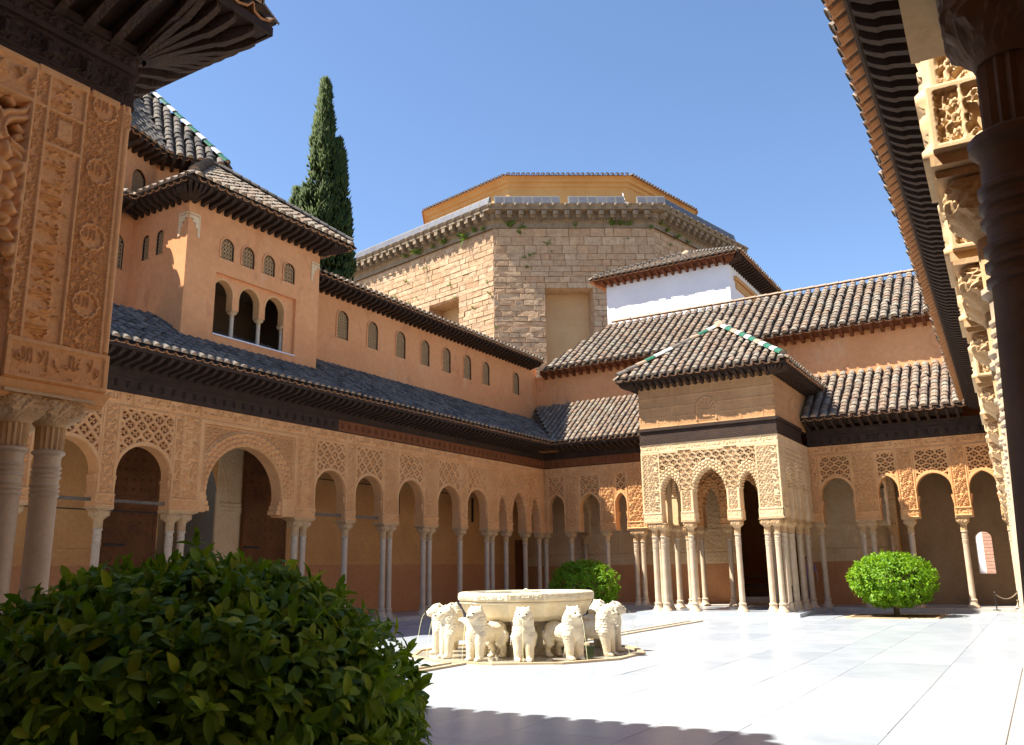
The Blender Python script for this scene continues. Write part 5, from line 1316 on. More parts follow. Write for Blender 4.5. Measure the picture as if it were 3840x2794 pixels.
for k, v in stones.items(): scatter('stone', SM[k], v, oc, max(1, int(len(v)*290/tot)), 'stones')
for fi, n in NICHE.items():                                            # blind window niches
    fr = face_frame(fi); mb = MB(fr); dp = 1.35
    mb.poly([(n[0], dp, n[2]), (n[1], dp, n[2]), (n[1], dp, n[3]), (n[0], dp, n[3])]); mb.build('niche_wall', M['ochre_out'], oc)
    mb = MB(fr)
    mb.poly([(n[0], -.01, n[2]), (n[0], dp, n[2]), (n[0], dp, n[3]), (n[0], -.01, n[3])]); mb.poly([(n[1], -.01, n[2]), (n[1], dp, n[2]), (n[1], dp, n[3]), (n[1], -.01, n[3])])
    mb.poly([(n[0], -.01, n[3]), (n[1], -.01, n[3]), (n[1], dp, n[3]), (n[0], dp, n[3])]); mb.build('niche_reveal', M['stone'], oc)
mb = MB()
for fi in range(8):                                                    # masonry core behind the facing, open at the niches
    fr = face_frame(fi); FL = np.linalg.norm(OV8[fi]-OV8[(fi+1) % 8]); n = NICHE.get(fi); d = .11
    W = lambda s0, s1, z0, z1: mb.poly([tuple(fr.P(s, d, z)) for s, z in ((s0, z0), (s1, z0), (s1, z1), (s0, z1))])
    if n: W(.05, n[0], 3, ZT); W(n[1], FL-.05, 3, ZT); W(n[0], n[1], n[3], ZT); W(n[0], n[1], 3, n[2])
    else: W(.05, FL-.05, 3, ZT)
mb.build('core_wall', M['stone'], oc)
# cornice
q = lambda d: 1+d/R0
ring('frieze', q(.06), q(.06), ZT-.02, ZT+.36, 'stone_grey', oc); ring('cornice', q(.06), q(.24), ZT+.36, ZT+.44, 'stone_grey', oc)
ring('cornice', q(.24), q(.24), ZT+.44, ZT+.56, 'stone_grey', oc); ring('cornice', q(.24), q(.36), ZT+.56, ZT+.60, 'stone_grey', oc)
ring('cornice', q(.36), q(.95), ZT+.96, ZT+1.0, 'stone_grey', oc); ring('cornice', q(.36), q(.36), ZT+.60, ZT+.96, 'stone_grey', oc)
ring('cornice', q(.95), q(.95), ZT+1.0, ZT+1.16, 'stone_grey', oc); ring('cornice', q(.95), q(1.1), ZT+1.16, ZT+1.34, 'stone_grey', oc); ring('cornice', q(1.1), q(.2), ZT+1.34, ZT+1.38, 'stone_grey', oc)
ring('terrace', q(.2), q(-4.), ZT+1.38, ZT+1.40, 'stone_grey', oc)
cb = MB(); cb.box(-.17, .17, -.50, 0, .06, .34); cb.box(-.14, .14, -.34, 0, -.08, .058); CM = cb.mesh('corbel', M['stone_grey'])
kn = MB(); kn.lathe((0, 0, 0), [(.02, -.14), (.11, -.1), (.14, 0), (.1, .1), (.02, .13)], 7); KM = kn.mesh('spout_knob', M['stone_grey'])
dn = MB(); dn.box(-.06, .06, -.12, 0, 0, .12); DM = dn.mesh('dentil', M['stone_grey'])
cM, kM, dM = [], [], []
for fi in (7, 0, 1):
    a, b = grow(q(.36))[fi], grow(q(.36))[(fi+1) % 8]; fr = face_frame(fi); L = np.linalg.norm(b-a); e = Vector(((b-a)/L).tolist()+[0])
    for i in range(int(L/.78)): 
        p = a+(b-a)*((i+.5)*.78/L); cM.append(mtx((p[0], p[1], ZT+.61), e, fr.d, (0, 0, 1)))
    a, b = grow(q(1.06))[fi], grow(q(1.06))[(fi+1) % 8]; L = np.linalg.norm(b-a)
    for i in range(int(L/.85)+1):
        p = a+(b-a)*((i+.1)*.85/L); kM.append(mtx((p[0], p[1], ZT+1.26), e, fr.d, (0, 0, 1)))
    a, b = grow(q(.25))[fi], grow(q(.25))[(fi+1) % 8]; L = np.linalg.norm(b-a)
    for i in range(int(L/.21)): p = a+(b-a)*((i+.5)*.21/L); dM.append(mtx((p[0], p[1], ZT+.435), e, fr.d, (0, 0, 1)))
scatter('corbel', CM, cM, oc, 120); scatter('spout_knob', KM, kM, oc, 120); scatter('dentil', DM, dM, oc, 0, 'dentils')
# upper drum: position solved so that its eave corner lies where the photo shows it
def solve_q(ratio, extra=0):
    lo, hi = .3, 1.2
    f = lambda k: (OCN+(OV8[0]-OCN)*k)[1]/(OCN+(OV8[0]-OCN)*k)[0]-ratio
    for _ in range(60):
        m = (lo+hi)/2
        if (f(lo) > 0) == (f(m) > 0): lo = m
        else: hi = m
    return m
qe = .82
pc = ORC+(OREG[0]-ORC)*qe; ze = EYE+20.6*pc[0]/35.99
qd = qe-.62/R0
ring('drum_wall', qd, qd, ZT+1.3, ze-.75, 'yellow', oc)
ring('drum_cornice', qd, qd+.12/R0, ze-.75, ze-.70, 'yellow', oc); ring('drum_cornice', qd+.12/R0, qd+.14/R0, ze-.70, ze-.45, 'yellow', oc); ring('drum_cornice', qd+.14/R0, qd+.34/R0, ze-.45, ze-.40, 'yellow', oc)
ring('drum_cornice', qd+.34/R0, qd+.38/R0, ze-.40, ze-.18, 'yellow', oc); ring('drum_cornice', qd+.38/R0, qe, ze-.18, ze-.06, 'yellow', oc)
ev = grow_reg(qe)
for fi in (6, 7, 0, 1, 2):
    a, b = ev[fi], ev[(fi+1) % 8]; L = np.linalg.norm(b-a); e = (b-a)/L; fr0 = face_frame(fi); fr = Frame(a, e, fr0.d[:2]); run = np.linalg.norm(ORC-(a+b)/2)
    r_ = new_obj('roof', bpy.data.meshes.new('roof'), oc)
    roof(r_, fr, 0, L, -.06, ze, run*.5, ze+run*.12, .36, clipL=lambda t, L=L: L/4*t, clipR=lambda t, L=L: L-L/4*t, n_ind=60 if fi in (7, 0, 1) else 0, row=.6, kind='tile_dark')
# skylights on the terrace edge
def skylight(fr, s, w, z, d, parent):
    mb = MB(fr); P = lambda s_, d_, z_: (s_, d_, z_)
    z0, z1 = z, z+.62; t = .05
    mb.hexa([(s, d, z0), (s+w, d, z0), (s+w, d+.35, z0), (s, d+.35, z0), (s, d+.16, z1), (s+w, d+.16, z1), (s+w, d+.3, z1), (s, d+.3, z1)]); o = mb.build('skylight', M['zinc'], parent)
    mb = MB(fr); f = lambda k: d+.16*k/.62-.012
    mb.poly([(s+.06, f(.07), z0+.07), (s+w-.06, f(.07), z0+.07), (s+w-.06, f(.53), z1-.09), (s+.06, f(.53), z1-.09)]); mb.build('pane', M['glass'], o)
for fi, runs in ((7, [(.2, 17)]), (0, [(.35, 7), (5.4, 6), (10.1, 3)]), (1, [(.5, 11)])):
    a, b = grow(q(1.0))[fi], grow(q(1.0))[(fi+1) % 8]; e = (b-a)/np.linalg.norm(b-a); L = np.linalg.norm(b-a); fr = Frame(a, e, face_frame(fi).d[:2])
    for s0, n in runs:
        for i in range(n):
            s = s0+i*.64 if fi == 0 else (L-(s0+(i+1)*.88) if fi == 7 else s0+i*.88)
            skylight(fr, s, (.62 if fi == 0 else .85), ZT+1.385, .06, oc)
fr = face_frame(0); mb = MB(fr)
c = mb.pts([(8.75+.24*math.cos(t), .0-.6, ZT+1.68+.26*math.sin(t)) for t in np.linspace(0, 6.283, 14)[:-1]]); c2 = mb.pts([(8.75+.24*math.cos(t), -.2, ZT+1.68+.26*math.sin(t)) for t in np.linspace(0, 6.283, 14)[:-1]])
for i in range(13): mb.face((c[i], c[(i+1) % 13], c2[(i+1) % 13], c2[i]))
mb.face(c); mb.build('vent', M['zinc'], oc)
mb = MB(fr); mb.tube([(9.15, -.3, ZT+1.38), (9.10, .3, ZT+2.7)], .03, 5); mb.box(9.0, 9.3, -.35, -.2, ZT+1.38, ZT+1.75); mb.build('aerial', M['white'], oc)
# weeds growing out of the joints
wv, wf = [], []
def tuft(p, out, size, rnd, n=16):
    for k in range(n):
        d = Vector((rnd.gauss(0, .7), rnd.gauss(0, .7), rnd.gauss(.75, .5)))+Vector(out)*.8; d.normalize(); L = size*(.5+rnd.random()); x = d.cross(Vector((rnd.random()-.5, rnd.random()-.5, rnd.random()-.5))).normalized()*L*.09
        a = Vector(p)+Vector((rnd.gauss(0, size*.12), rnd.gauss(0, size*.12), 0)); b = a+d*L*.6; c = a+d*L-Vector((0, 0, L*.15)); i = len(wv); wv.extend([a-x*.5, a+x*.5, b+x, b-x, c]); wf.extend([(i, i+1, i+2, i+3), (i+3, i+2, i+4)])
rnd = random.Random(21)
for fi, lst in ((7, [(9.0, .4, .35), (7.5, .3, .6), (6.0, .3, .35), (4.8, .35, .5), (3.2, .4, .35), (2.6, .1, .5), (1.6, .3, .35), (.8, .2, .3)]), (0, [(1.1, .2, .55), (1.9, .75, .6), (2.0, .1, .3), (1.8, -.3, .3), (5.6, .25, .3), (8.2, .3, .5), (8.7, .3, .4), (9.3, .3, .4), (10.8, .1, .3)]), (1, [(.5, .5, .4), (1.3, .2, .35), (2.6, .1, .4), (4, .1, .3)])):
    fr = face_frame(fi)
    for s, dz, sz in lst:
        if fi == 7: s = np.linalg.norm(OV8[7]-OV8[0])-s
        tuft(fr.P(s, -.12, ZT+dz-.15), -fr.d, sz, rnd, 26)
    for k in range(34 if fi != 1 else 10):
        s = rnd.random()*np.linalg.norm(OV8[fi]-OV8[(fi+1) % 8]); z = ZT-.8-rnd.random()*9.; n = NICHE.get(fi)
        if n and n[0]-.2 < s < n[1]+.2 and z < n[3]: continue
        tuft(fr.P(s, -.03, z), -fr.d, .14+rnd.random()*.22, rnd, 10)
me = bpy.data.meshes.new('weeds'); me.from_pydata([tuple(v) for v in wv], [], wf); me.materials.append(M['weed'])
o = new_obj('weeds', me, oc); o['kind'] = 'stuff'

# ================================================================== CYPRESSES
def cypress(name, label, base, ztop, rad, n, seed, lean=(0, 0)):
    t = thing(name, label, 'tree', (base[0], base[1], 0), 'cypresses behind the tower')
    mb = MB(); mb.tube([(base[0], base[1], 0), (base[0], base[1], ztop*.5), (base[0]+lean[0]*.7, base[1]+lean[1]*.7, ztop*.9)], [.25, .16, .04], 7); mb.build('trunk', M['bark'], t)
    rnd = random.Random(seed); V, F = [], []; z0 = 4.
    lumps = [(rnd.random()*6.283, rnd.random(), .7+.6*rnd.random()) for _ in range(150)]
    for k in range(n):
        u = rnd.random()**.85; lp = rnd.choice(lumps); 
        if rnd.random() < .86: a = lp[0]+rnd.gauss(0, .15); u = min(.995, max(0, lp[1]+rnd.gauss(0, .012)))
        else: a = rnd.random()*6.283
        prof = (math.sin(min(1, (1-u)/.82)*math.pi/2)**.85)*1
        rr = rad*prof*(.66+.36*lp[2]*rnd.random()**.5+.10*rnd.gauss(0, .6)) if rnd.random() < .75 else rad*prof*rnd.random()**.5*.85
        z = z0+(ztop-z0)*u; c = Vector((base[0]+lean[0]*u+rr*math.cos(a), base[1]+lean[1]*u+rr*math.sin(a), z))
        d = Vector((math.cos(a)*.45+rnd.gauss(0, .28), math.sin(a)*.45+rnd.gauss(0, .28), 1)).normalized(); L = .20+.24*rnd.random(); w = .045+.04*rnd.random()
        x = d.cross(Vector((math.cos(a+rnd.gauss(0, 1)), math.sin(a+rnd.gauss(0, 1)), .2))).normalized(); y = x.cross(d)
        i = len(V)
        for q_ in range(3):
            an = q_*2.094; h = (x*math.cos(an)+y*math.sin(an))*w; V.append(c+h+d*L*.3)
        V.append(c+d*L); V.append(c-d*L*.2); F.extend([(i, i+1, i+3), (i+1, i+2, i+3), (i+2, i, i+3), (i+1, i, i+4), (i+2, i+1, i+4), (i, i+2, i+4)])
    me = np_mesh('foliage', [tuple(v) for v in V], F, M['cypress']); new_obj('foliage', me, t)
cypress('cypress_tree', 'tall dark cypress with a pointed top against the blue sky, behind the orange tower', (25.75, 25.35), 23.3, 1.25, 19000, 1, (.0, .0))
cypress('cypress_tree', 'shorter slim cypress pressed against the right side of the tallest one', (26.15, 24.6), 20.3, .92, 10000, 2, (.0, .1))
cypress('cypress_tree', 'lowest cypress clump bulging left of the tallest one above the tiled eave', (25.1, 26.45), 18.0, .72, 6000, 3, (.1, -.1))

# ================================================================== CLIPPED ORANGE TREES
def leaf_mesh(mt, L=.1, name='leaf'):
    mb = MB(); w = L*.23
    rows = [(0, .001, 0), (.22*L, w*.8, .012*L), (.5*L, w, .0), (.8*L, w*.6, -.07*L), (L, .001, -.16*L)]
    idx = []
    for y, hw_, z in rows: idx.append(mb.pts([(-hw_, y, z+hw_*.35), (0, y, z), (hw_, y, z+hw_*.35)]))
    for A, B in zip(idx, idx[1:]): mb.face((A[0], A[1], B[1], B[0])); mb.face((A[1], A[2], B[2], B[1]))
    return mb.mesh(name, M[mt], True)
def crown_leaves(c, rx, rz, n, seed, zmin, L0, power=2.15, shell=.38):
    """leaf placements through the outer shell of a clipped crown"""
    rnd = random.Random(seed); out = []; c = Vector(c)
    sprays = []
    while len(sprays) < n//7:
        v = Vector((rnd.gauss(0, 1), rnd.gauss(0, 1), rnd.gauss(0, 1))).normalized()
        k = (abs(v.x/rx)**power+abs(v.y/rx)**power+abs(v.z/rz)**power)**(-1/power)
        q = 1-shell*rnd.random()**1.6+(.05*rnd.random() if rnd.random() < .3 else 0); p = c+v*k*q*(1+.05*math.sin(v.x*7+seed)*math.sin(v.y*6+seed)*math.sin(v.z*6+1)+(.10*rnd.random() if rnd.random() < .035 else 0))
        if p.z < zmin-.04*rnd.random(): continue
        sprays.append((p, v, q))
    for p, v, q in sprays:
        axis = (v*.8+Vector((rnd.gauss(0, .5), rnd.gauss(0, .5), rnd.gauss(.35, .5)))).normalized()
        for j in range(7):
            a = j*2.4+rnd.random(); x = axis.orthogonal().normalized(); x = Matrix.Rotation(a, 3, axis) @ x
            d = (axis*(.25+.4*rnd.random())+x*.9+Vector((0, 0, -.25+.1*rnd.random()))).normalized()
            if rnd.random() < .12: d = (axis+Vector((0, 0, .3))).normalized()
            up_ = (v+Vector((0, 0, .8))+Vector((rnd.gauss(0, .35), rnd.gauss(0, .35), rnd.gauss(0, .35)))); sx = d.cross(up_).normalized(); nz = sx.cross(d); s = L0*(.65+.65*rnd.random())/.1
            out.append(mtx(p+axis*(.012*j-.04)+d*.01, sx*s, d*s, nz*s))
    return out
def orange_tree(label, c, zc_, rx, rz, n, seed, zmin, mt, L0, n_ind, trunk_h, group='clipped orange trees in the court'):
    t = thing('orange_tree', label, 'tree', (c[0], c[1], -.12), group)
    mb = MB(); mb.tube([(c[0], c[1], -.15), (c[0]+.02, c[1], .2), (c[0]-.02, c[1]+.02, zc_)], [.09, .075, .06], 8)
    rnd = random.Random(seed)
    for k in range(16):
        a = rnd.random()*6.28; z = .15+rnd.random()*(zc_-.1); r = rx*.75; mb.tube([(c[0], c[1], z*.6+.1), (c[0]+r*.5*math.cos(a), c[1]+r*.5*math.sin(a), z+.15), (c[0]+r*math.cos(a+.2), c[1]+r*math.sin(a+.2), z+.3+rz*.3*rnd.random())], [.035, .022, .008], 5)
    mb.build('trunk', M['bark'], t)
    L = crown_leaves((c[0], c[1], zc_), rx, rz, n, seed, zmin, L0)
    cr = new_obj('crown', bpy.data.meshes.new('crown'), t)
    scatter('leaf', LEAF[mt], L, cr, n_ind, 'leaves')
LEAF = {'leaf': leaf_mesh('leaf'), 'leaf_lit': leaf_mesh('leaf_lit')}
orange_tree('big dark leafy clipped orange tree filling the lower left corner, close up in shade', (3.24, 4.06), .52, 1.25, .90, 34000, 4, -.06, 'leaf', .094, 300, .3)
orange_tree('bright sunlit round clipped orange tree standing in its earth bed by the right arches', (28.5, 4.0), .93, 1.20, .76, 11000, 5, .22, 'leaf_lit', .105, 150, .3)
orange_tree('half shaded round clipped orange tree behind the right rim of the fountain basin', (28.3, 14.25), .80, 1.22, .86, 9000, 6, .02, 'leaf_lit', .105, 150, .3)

# ================================================================== FOUNTAIN
FC = Vector((14.5, 8.55, -.12)); FZ = -.115
fb = thing('fountain_basin', 'great twelve sided white marble basin raised on pillars among the stone lions', 'fountain', FC)
rot = R(210.5+15)
def bl(mb, prof, n=12): mb.lathe((FC.x, FC.y, FZ), prof, n, rot, cap=False)
mb = MB(); bl(mb, [(.55, .60), (.98, .61), (1.14, .70), (1.235, .86), (1.26, .915)]); bo = mb.build('bowl', M['fount'], fb)
mb = MB(); bl(mb, [(1.255, .915), (1.285, .925), (1.285, .945), (1.265, .955), (1.30, .975), (1.31, .985), (1.31, 1.095), (1.285, 1.115), (1.15, 1.115), (1.13, 1.09), (1.12, .95), (.9, .86), (.02, .84)]); mb.build('rim', M['fount'], fb)
for k in range(12):                                                    # inscription on every side, carved arabesque under it
    a0 = rot+2*math.pi*k/12; a1 = rot+2*math.pi*(k+1)/12; p = np.array([FC.x+1.312*math.cos(a0), FC.y+1.312*math.sin(a0)]); q2 = np.array([FC.x+1.312*math.cos(a1), FC.y+1.312*math.sin(a1)])
    mid = (p+q2)/2
    if (mid-np.array([FC.x, FC.y])) @ np.array([-.86, -.51]) < -.3: continue
    L = np.linalg.norm(q2-p); fr = Frame(p, (q2-p)/L, np.array([FC.x, FC.y])-mid)
    fr.d /= np.linalg.norm(fr.d)
    relief('carved_inscription', M['fount'], fr, .05, L-.05, FZ+.995, FZ+1.085, .008, lambda S, Z: .001+.012*text(S, Z-FZ-.998, .62, .085), fb)
mb = MB(); mb.lathe((FC.x, FC.y, FZ), [(.0, 1.045), (1.125, 1.045)], 12, rot, cap=False); mb.build('water', M['water'], fb)
for k in range(8):
    a = k*math.pi/4+.2; mb = MB(); mb.lathe((FC.x+.50*math.cos(a), FC.y+.50*math.sin(a), FZ), [(.12, 0), (.12, .06), (.085, .1), (.08, .5), (.12, .56), (.12, .605)], 10, cap=True); mb.build('pillar', M['fount'], fb)
mb = MB(); mb.lathe((FC.x, FC.y, FZ), [(.3, 0), (.27, .3), (.3, .61)], 12, cap=False); mb.build('core_pillar', M['fount'], fb)
mb = MB(); 
for k in range(10):
    a = k*.628; mb.tube([(FC.x, FC.y, FZ+1.05), (FC.x+.02*math.cos(a), FC.y+.02*math.sin(a), FZ+1.16), (FC.x+.06*math.cos(a), FC.y+.06*math.sin(a), FZ+1.13), (FC.x+.10*math.cos(a), FC.y+.10*math.sin(a), FZ+1.05)], [.012, .010, .008, .006], 5)
M['spray'] = mat('water_spray', (.85, .88, .9), rough=.1, transl=.4, fine=0); mb.build('water_bubbler', M['spray'], fb)
# polygonal channel kerb round the fountain, and the axial rills
mb = MB()
for k in range(12):
    a0 = rot+2*math.pi*k/12; a1 = rot+2*math.pi*(k+1)/12; ri, ro = 2.12, 2.22
    P = [(FC.x+r*math.cos(a), FC.y+r*math.sin(a)) for r, a in ((ri, a0), (ro, a0), (ro, a1), (ri, a1))]
    mb.hexa([(x, y, -.125) for x, y in P]+[(x, y, -.085) for x, y in P])
mb.build('channel_kerb', M['kerb'], pave)
mb = MB(); mb.lathe((FC.x, FC.y, 0), [(.3, -.113), (2.11, -.113)], 12, rot, cap=False); mb.build('wet_floor', M['floor_wet'], pave)
mb = MB(); mb.box(16.75, 24.6, 8.62, 8.70, -.125, -.09); mb.box(16.75, 24.6, 8.98, 9.05, -.125, -.1); mb.box(9.6, 12.3, 8.42, 8.50, -.125, -.085); mb.box(9.6, 12.3, 8.72, 8.79, -.125, -.09); mb.build('rill_kerb', M['kerb'], pave)
# lions: one continuous body grown from overlapping forms and remeshed
def remesh(bm_parts, voxel, name, mt, smooth_it=4):
    bm = bmesh.new()
    for kind, args in bm_parts:
        if kind == 'e':   # ellipsoid: centre, radii, rotation about y (deg)
            c, r, ry = args; Mx = Matrix.Translation(c) @ Matrix.Rotation(R(ry), 4, 'Y') @ Matrix.Diagonal((r[0], r[1], r[2], 1)); bmesh.ops.create_icosphere(bm, subdivisions=3, radius=1, matrix=Mx)
        elif kind == 'c':  # capsule chain of spheres
            pts, rs = args
            for (p, r0), (q_, r1) in zip(zip(pts, rs), zip(pts[1:], rs[1:])):
                p = Vector(p); q_ = Vector(q_); n = max(2, int((q_-p).length/(min(r0, r1)*.5)))
                for i in range(n+1):
                    t = i/n; bmesh.ops.create_icosphere(bm, subdivisions=2, radius=r0+(r1-r0)*t, matrix=Matrix.Translation(p.lerp(q_, t)))
        elif kind == 'b':
            c, s, ry = args; bmesh.ops.create_cube(bm, size=1, matrix=Matrix.Translation(c) @ Matrix.Rotation(R(ry), 4, 'Y') @ Matrix.Diagonal((s[0], s[1], s[2], 1)))
    me = bpy.data.meshes.new(name); bm.to_mesh(me); bm.free()
    o = bpy.data.objects.new(name, me); col.objects.link(o)
    m = o.modifiers.new('r', 'REMESH'); m.mode = 'VOXEL'; m.voxel_size = voxel
    s = o.modifiers.new('s', 'SMOOTH'); s.iterations = smooth_it; s.factor = .5
    bpy.context.view_layer.update()
    out = bpy.data.meshes.new_from_object(o.evaluated_get(bpy.context.evaluated_depsgraph_get())); bpy.data.objects.remove(o)
    out.name = name; out.materials.clear()
    for x in (mt if isinstance(mt, (list, tuple)) else [mt]): out.materials.append(x)
    out.polygons.foreach_set('use_smooth', [True]*len(out.polygons)); return out
lion = []
for sg_ in (1, -1):
    lion += [('c', ([(.30, sg_*.10, .42), (.33, sg_*.095, .20), (.335, sg_*.095, .05)], [.115, .085, .074])), ('e', ((.375, sg_*.095, .035), (.085, .06, .038), 0)),
             ('c', ([(-.36, sg_*.11, .38), (-.30, sg_*.115, .26), (-.40, sg_*.11, .16), (-.37, sg_*.11, .05)], [.125, .09, .055, .058])), ('e', ((-.32, sg_*.11, .032), (.085, .058, .035), 0)),
             ('e', ((.30, sg_*.095, .895), (.026, .03, .042), -10)), ('e', ((.455, sg_*.052, .80), (.022, .022, .018), 0)), ('e', ((.43, sg_*.062, .825), (.045, .025, .018), 20))]
    for k in range(3): lion.append(('e', ((.445+.0*k, sg_*.095+(k-1)*.03, .022), (.028, .013, .022), 0)))
lion += [('c', ([(-.36, 0, .47), (-.1, 0, .45), (.18, 0, .47)], [.175, .165, .19])), ('e', ((.25, 0, .50), (.185, .195, .25), 10)), ('e', ((.275, 0, .66), (.165, .178, .21), 10)),
         ('e', ((.325, 0, .79), (.150, .150, .135), 0)), ('e', ((.43, 0, .755), (.095, .098, .078), 10)), ('e', ((.475, 0, .722), (.055, .068, .04), 0)), ('e', ((.515, 0, .768), (.026, .04, .024), 0)),
         ('e', ((.46, 0, .81), (.05, .028, .03), 0)),
         ('c', ([(-.50, 0, .50), (-.545, .02, .36), (-.50, .08, .28), (-.42, .15, .30)], [.045, .035, .032, .045]))]
M['lion'] = mat('carved_lion_marble', (.76, .69, .53), (.64, .54, .37), scale=5, rough=.55, spec=.35, bump=.5, bscale=26, bdist=.014, fine=.1,
                stain=((.55, .42, .24), 4.5, .55, .5, .6), voro=.35, vscale=15)
LM = remesh(lion, .0125, 'body', M['lion'], 3)
V = np.empty(len(LM.vertices)*3); LM.vertices.foreach_get('co', V); V = V.reshape(-1, 3); Nn = np.empty(len(V)*3); LM.vertices.foreach_get('normal', Nn); Nn = Nn.reshape(-1, 3)
an = np.arctan2(V[:, 1], V[:, 0]-.16); mane = np.clip((V[:, 0]-.02)/.12, 0, 1)*np.clip((V[:, 2]-.33)/.08, 0, 1)*np.clip((.86-V[:, 2])/.06, 0, 1)*np.clip((.42-V[:, 0])/.05, 0, 1)
V = V+Nn*(mane*(.015*domes(an/.25, V[:, 2]/.05)-.005))[:, None]
fl = np.clip((.02-V[:, 0])/.1, 0, 1)*np.clip((V[:, 2]-.3)/.1, 0, 1); V = V+Nn*(fl*.004*np.sin(V[:, 0]*55+np.sin(V[:, 2]*40)))[:, None]
LM.vertices.foreach_set('co', V.ravel()); LM.update()
spm = MB(); spm.tube([(.53, 0, .742), (.565, 0, .742)], .012, 8); SPM = spm.mesh('spout', M['metal'])
eyem = MB()
for sg_ in (1, -1):
    for a in range(1): eyem.lathe((.472, sg_*.054, .803), [(.006, -.018), (.017, -.009), (.019, 0), (.017, .009), (.006, .018)], 8)
EYM = eyem.mesh('eyes', M['dark'])
jt = MB(); P = [(.565+.16*t, 0, .742-.72*t*t) for t in np.linspace(0, 1, 9)]; jt.tube(P, [.0028]*9, 5); JTM = jt.mesh('water_jet', M['spray'])
LAB = {0: 'stone lion facing straight out to the front, in the middle under the basin', 1: 'stone lion just right of the front middle one, its chest bright in the sun', 11: 'stone lion just left of the front middle one, flank turned to view',
       10: 'second stone lion left of the front middle one, with the thick pale mane', 9: 'outermost stone lion at the far left of the fountain, in profile to the left', 2: 'second stone lion right of the front middle one, its chest shaded by the basin',
       3: 'outermost stone lion at the right of the fountain, spouting a thin water jet', 4: 'stone lion at the right back, behind the outermost right one', 8: 'stone lion at the left back, its head showing behind the outermost left one',
       5: 'stone lion on the far side of the basin, behind the right pillars', 6: 'stone lion on the far side of the basin, straight behind the middle front one', 7: 'stone lion on the far side of the basin, behind the left pillars'}
for k in range(12):
    a = R(210.5+30*k+random.gauss(0, 1.2)); rad = 1.36; p = (FC.x+rad*math.cos(a), FC.y+rad*math.sin(a), FZ+.002)
    t = thing('stone_lion', LAB[k], 'lion statue', p, 'twelve stone lions carrying the fountain basin'); t.rotation_euler = (0, 0, a); t.scale = (1, 1, .96+.03*random.random())
    for nm, me in (('body', LM), ('spout', SPM), ('eyes', EYM), ('water_jet', JTM)):
        o = bpy.data.objects.new(nm, me); o.parent = t; col.objects.link(o)

# ================================================================== ROPES, POSTS, BENCH, PEOPLE
def rope_barrier(pts, label, h=.75):
    t = thing('rope_barrier', label, 'rope barrier', (pts[0][0], pts[0][1], 0))
    for x, y in pts:
        mb = MB(); mb.lathe((x, y, 0), [(.11, 0), (.10, .02), (.018, .03), (.016, h), (.028, h+.02), (.01, h+.05)], 8); mb.build('post', M['metal'], t)
    for (x0, y0), (x1, y1) in zip(pts, pts[1:]):
        mb = MB(); mb.tube([(x0+(x1-x0)*u, y0+(y1-y0)*u, h-.02-.16*4*u*(1-u)) for u in np.linspace(0, 1, 9)], .014, 5); mb.build('rope', M['rope'], t)
rope_barrier([(29.1, 17.75), (31.5, 17.4), (32.8, 16.2)], 'low rope barrier on thin dark posts in the far left corner of the arcade', .62)
rope_barrier([(30.3, 1.45), (31.5, .9)], 'thin brown post with a rope at the foot of the right arcade', .5)
rope_barrier([(28.55, 7.0), (29.5, 7.0)], 'thin dark posts and rope between the right side columns of the sunlit pavilion', .72)
bn_ = thing('display_bench', 'dark wooden rail and bench inside the doorway behind the pavilion', 'bench', (34.6, 9.3, 0))
mb = MB(); mb.box(34.75, 35.0, 8.3, 10.6, .66, .70); mb.build('rail', M['metal'], bn_); mb = MB(); mb.box(34.75, 35.0, 8.3, 10.6, 1.0, 1.04); mb.build('rail', M['metal'], bn_)
mb = MB(); mb.box(35.0, 35.6, 8.3, 10.6, .24, .62); mb.build('seat', M['door'], bn_)
for y in (8.35, 9.4, 10.5): mb = MB(); mb.box(34.78, 34.95, y, y+.06, .24, 1.0); mb.build('leg', M['metal'], bn_)
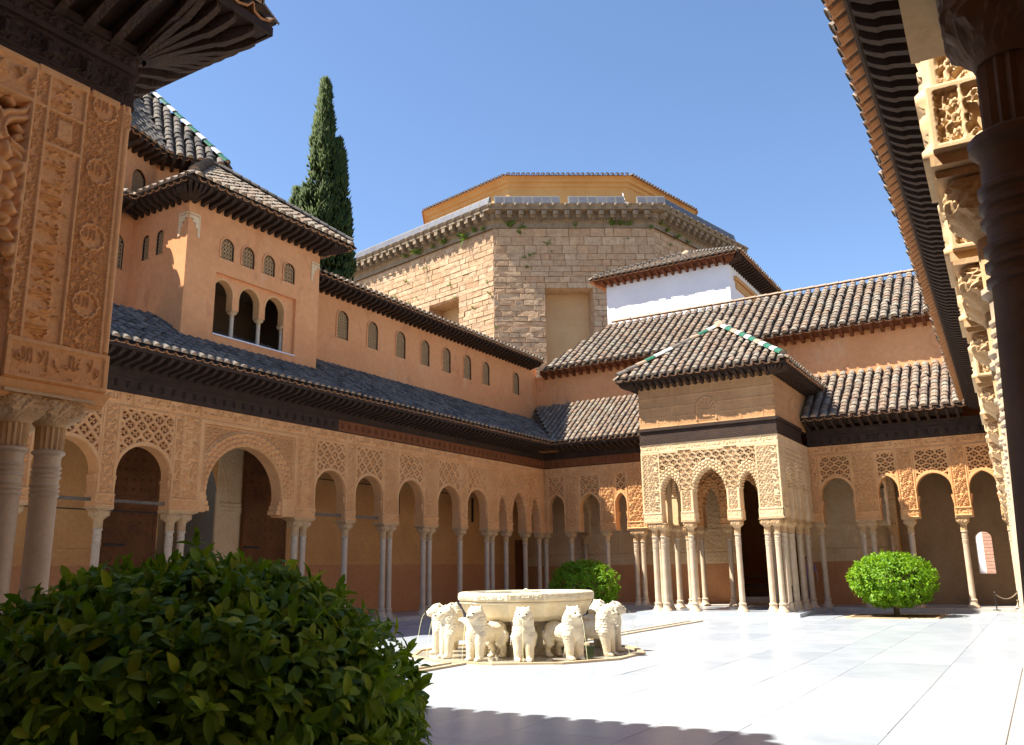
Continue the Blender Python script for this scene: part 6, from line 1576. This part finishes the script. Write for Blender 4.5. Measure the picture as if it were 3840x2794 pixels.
def person(label, x, y, face, top, trouser, zf=.0, h=1.7, arm=0):
    t = thing('person', label, 'person', (x, y, zf)); t.rotation_euler = (0, 0, R(face))
    k = h/1.7; B = []
    for sg_ in (1, -1):
        B += [('c', ([(0, sg_*.09, .90), (.02, sg_*.10, .48), (0, sg_*.10, .09)], [.092, .062, .042])), ('e', ((.06, sg_*.105, .04), (.13, .045, .04), 0))]
        el = (.02, sg_*.26, 1.12); ha = (.20, sg_*.20, 1.05+.2*arm) if arm else (.08, sg_*.26, .88)
        B += [('c', ([(0, sg_*.185, 1.39), el, ha], [.058, .045, .034])), ('e', ((ha[0]+.05, ha[1], ha[2]-.03*(1-arm)), (.06, .022, .045), 0))]
        for f in range(4): B.append(('c', ([(ha[0]+.07, ha[1]+.026*(f-1.5)*.6, ha[2]-.02-.012*f*(1-arm)), (ha[0]+.135-.008*abs(f-1.3), ha[1]+.026*(f-1.5)*.6, ha[2]-.055*(1-arm)-.02)], [.0105, .009])))
        B.append(('c', ([(ha[0]+.03, ha[1]-sg_*.03, ha[2]), (ha[0]+.09, ha[1]-sg_*.05, ha[2]-.005)], [.012, .010])))
        B += [('e', ((.0, sg_*.078, 1.60), (.022, .012, .032), 0)), ('e', ((.083, sg_*.033, 1.618), (.012, .014, .010), 0))]
    B += [('e', ((0, 0, 1.20), (.105, .17, .25), 0)), ('e', ((0, 0, .95), (.115, .165, .12), 0)), ('e', ((0, 0, 1.37), (.10, .19, .09), 0)), ('c', ([(0, 0, 1.40), (.02, 0, 1.52)], [.06, .055])),
          ('e', ((.015, 0, 1.60), (.098, .078, .118), 0)), ('e', ((.108, 0, 1.592), (.022, .013, .022), 20)), ('e', ((.098, 0, 1.552), (.012, .026, .009), 0)), ('e', ((.07, 0, 1.525), (.035, .04, .025), 0))]
    me = remesh(B, .011, 'body', [M['skin'], M[top], M[trouser]], 2)
    n = len(me.polygons); mi = np.zeros(n, np.int32)
    for i, p_ in enumerate(me.polygons):
        c = p_.center
        if c.z < .97 and abs(c.y) < .21: mi[i] = 2 if c.z > .08 else 2
        elif .97 <= c.z < 1.44 and (abs(c.y) < .2 or c.z > 1.18): mi[i] = 1
    me.polygons.foreach_set('material_index', mi)
    o = bpy.data.objects.new('body', me); o.parent = t; o.scale = (k, k, k); col.objects.link(o)
    hm = remesh([('e', ((-.012, 0, 1.632), (.108, .090, .105), 0)), ('e', ((-.06, 0, 1.55), (.05, .075, .10), 0))], .012, 'hair', M['hair'], 2)
    hb = bpy.data.objects.new('hair', hm); hb.parent = t; hb.scale = (k, k, k); col.objects.link(hb)
person('person in a teal top standing in the dark between the pavilion side columns', 33.0, 8.06, 150, 'teal', 'denim', 0, 1.74, 1)
person('person in a lilac top standing in shade beside the last pavilion side column', 33.0, 7.44, 200, 'lilac', 'denim', 0, 1.72)
# building seen through the far window
ow = thing('outside_wall', 'sunlit whitewashed wall with a brick edge seen through the small far window', 'wall', (39, 1.5, 0))
mb = MB(); mb.box(46.5, 46.8, -3, 9, -.5, 4.6); mb.build('wall', M['white'], ow)
for i in range(28):
    mb = MB(); mb.box(46.38, 46.499, 2.02+.02*(i % 2), 2.42, .02+i*.16, .165+i*.16); mb.build('brick', M['brick'], ow)
# empty sky needs nothing more
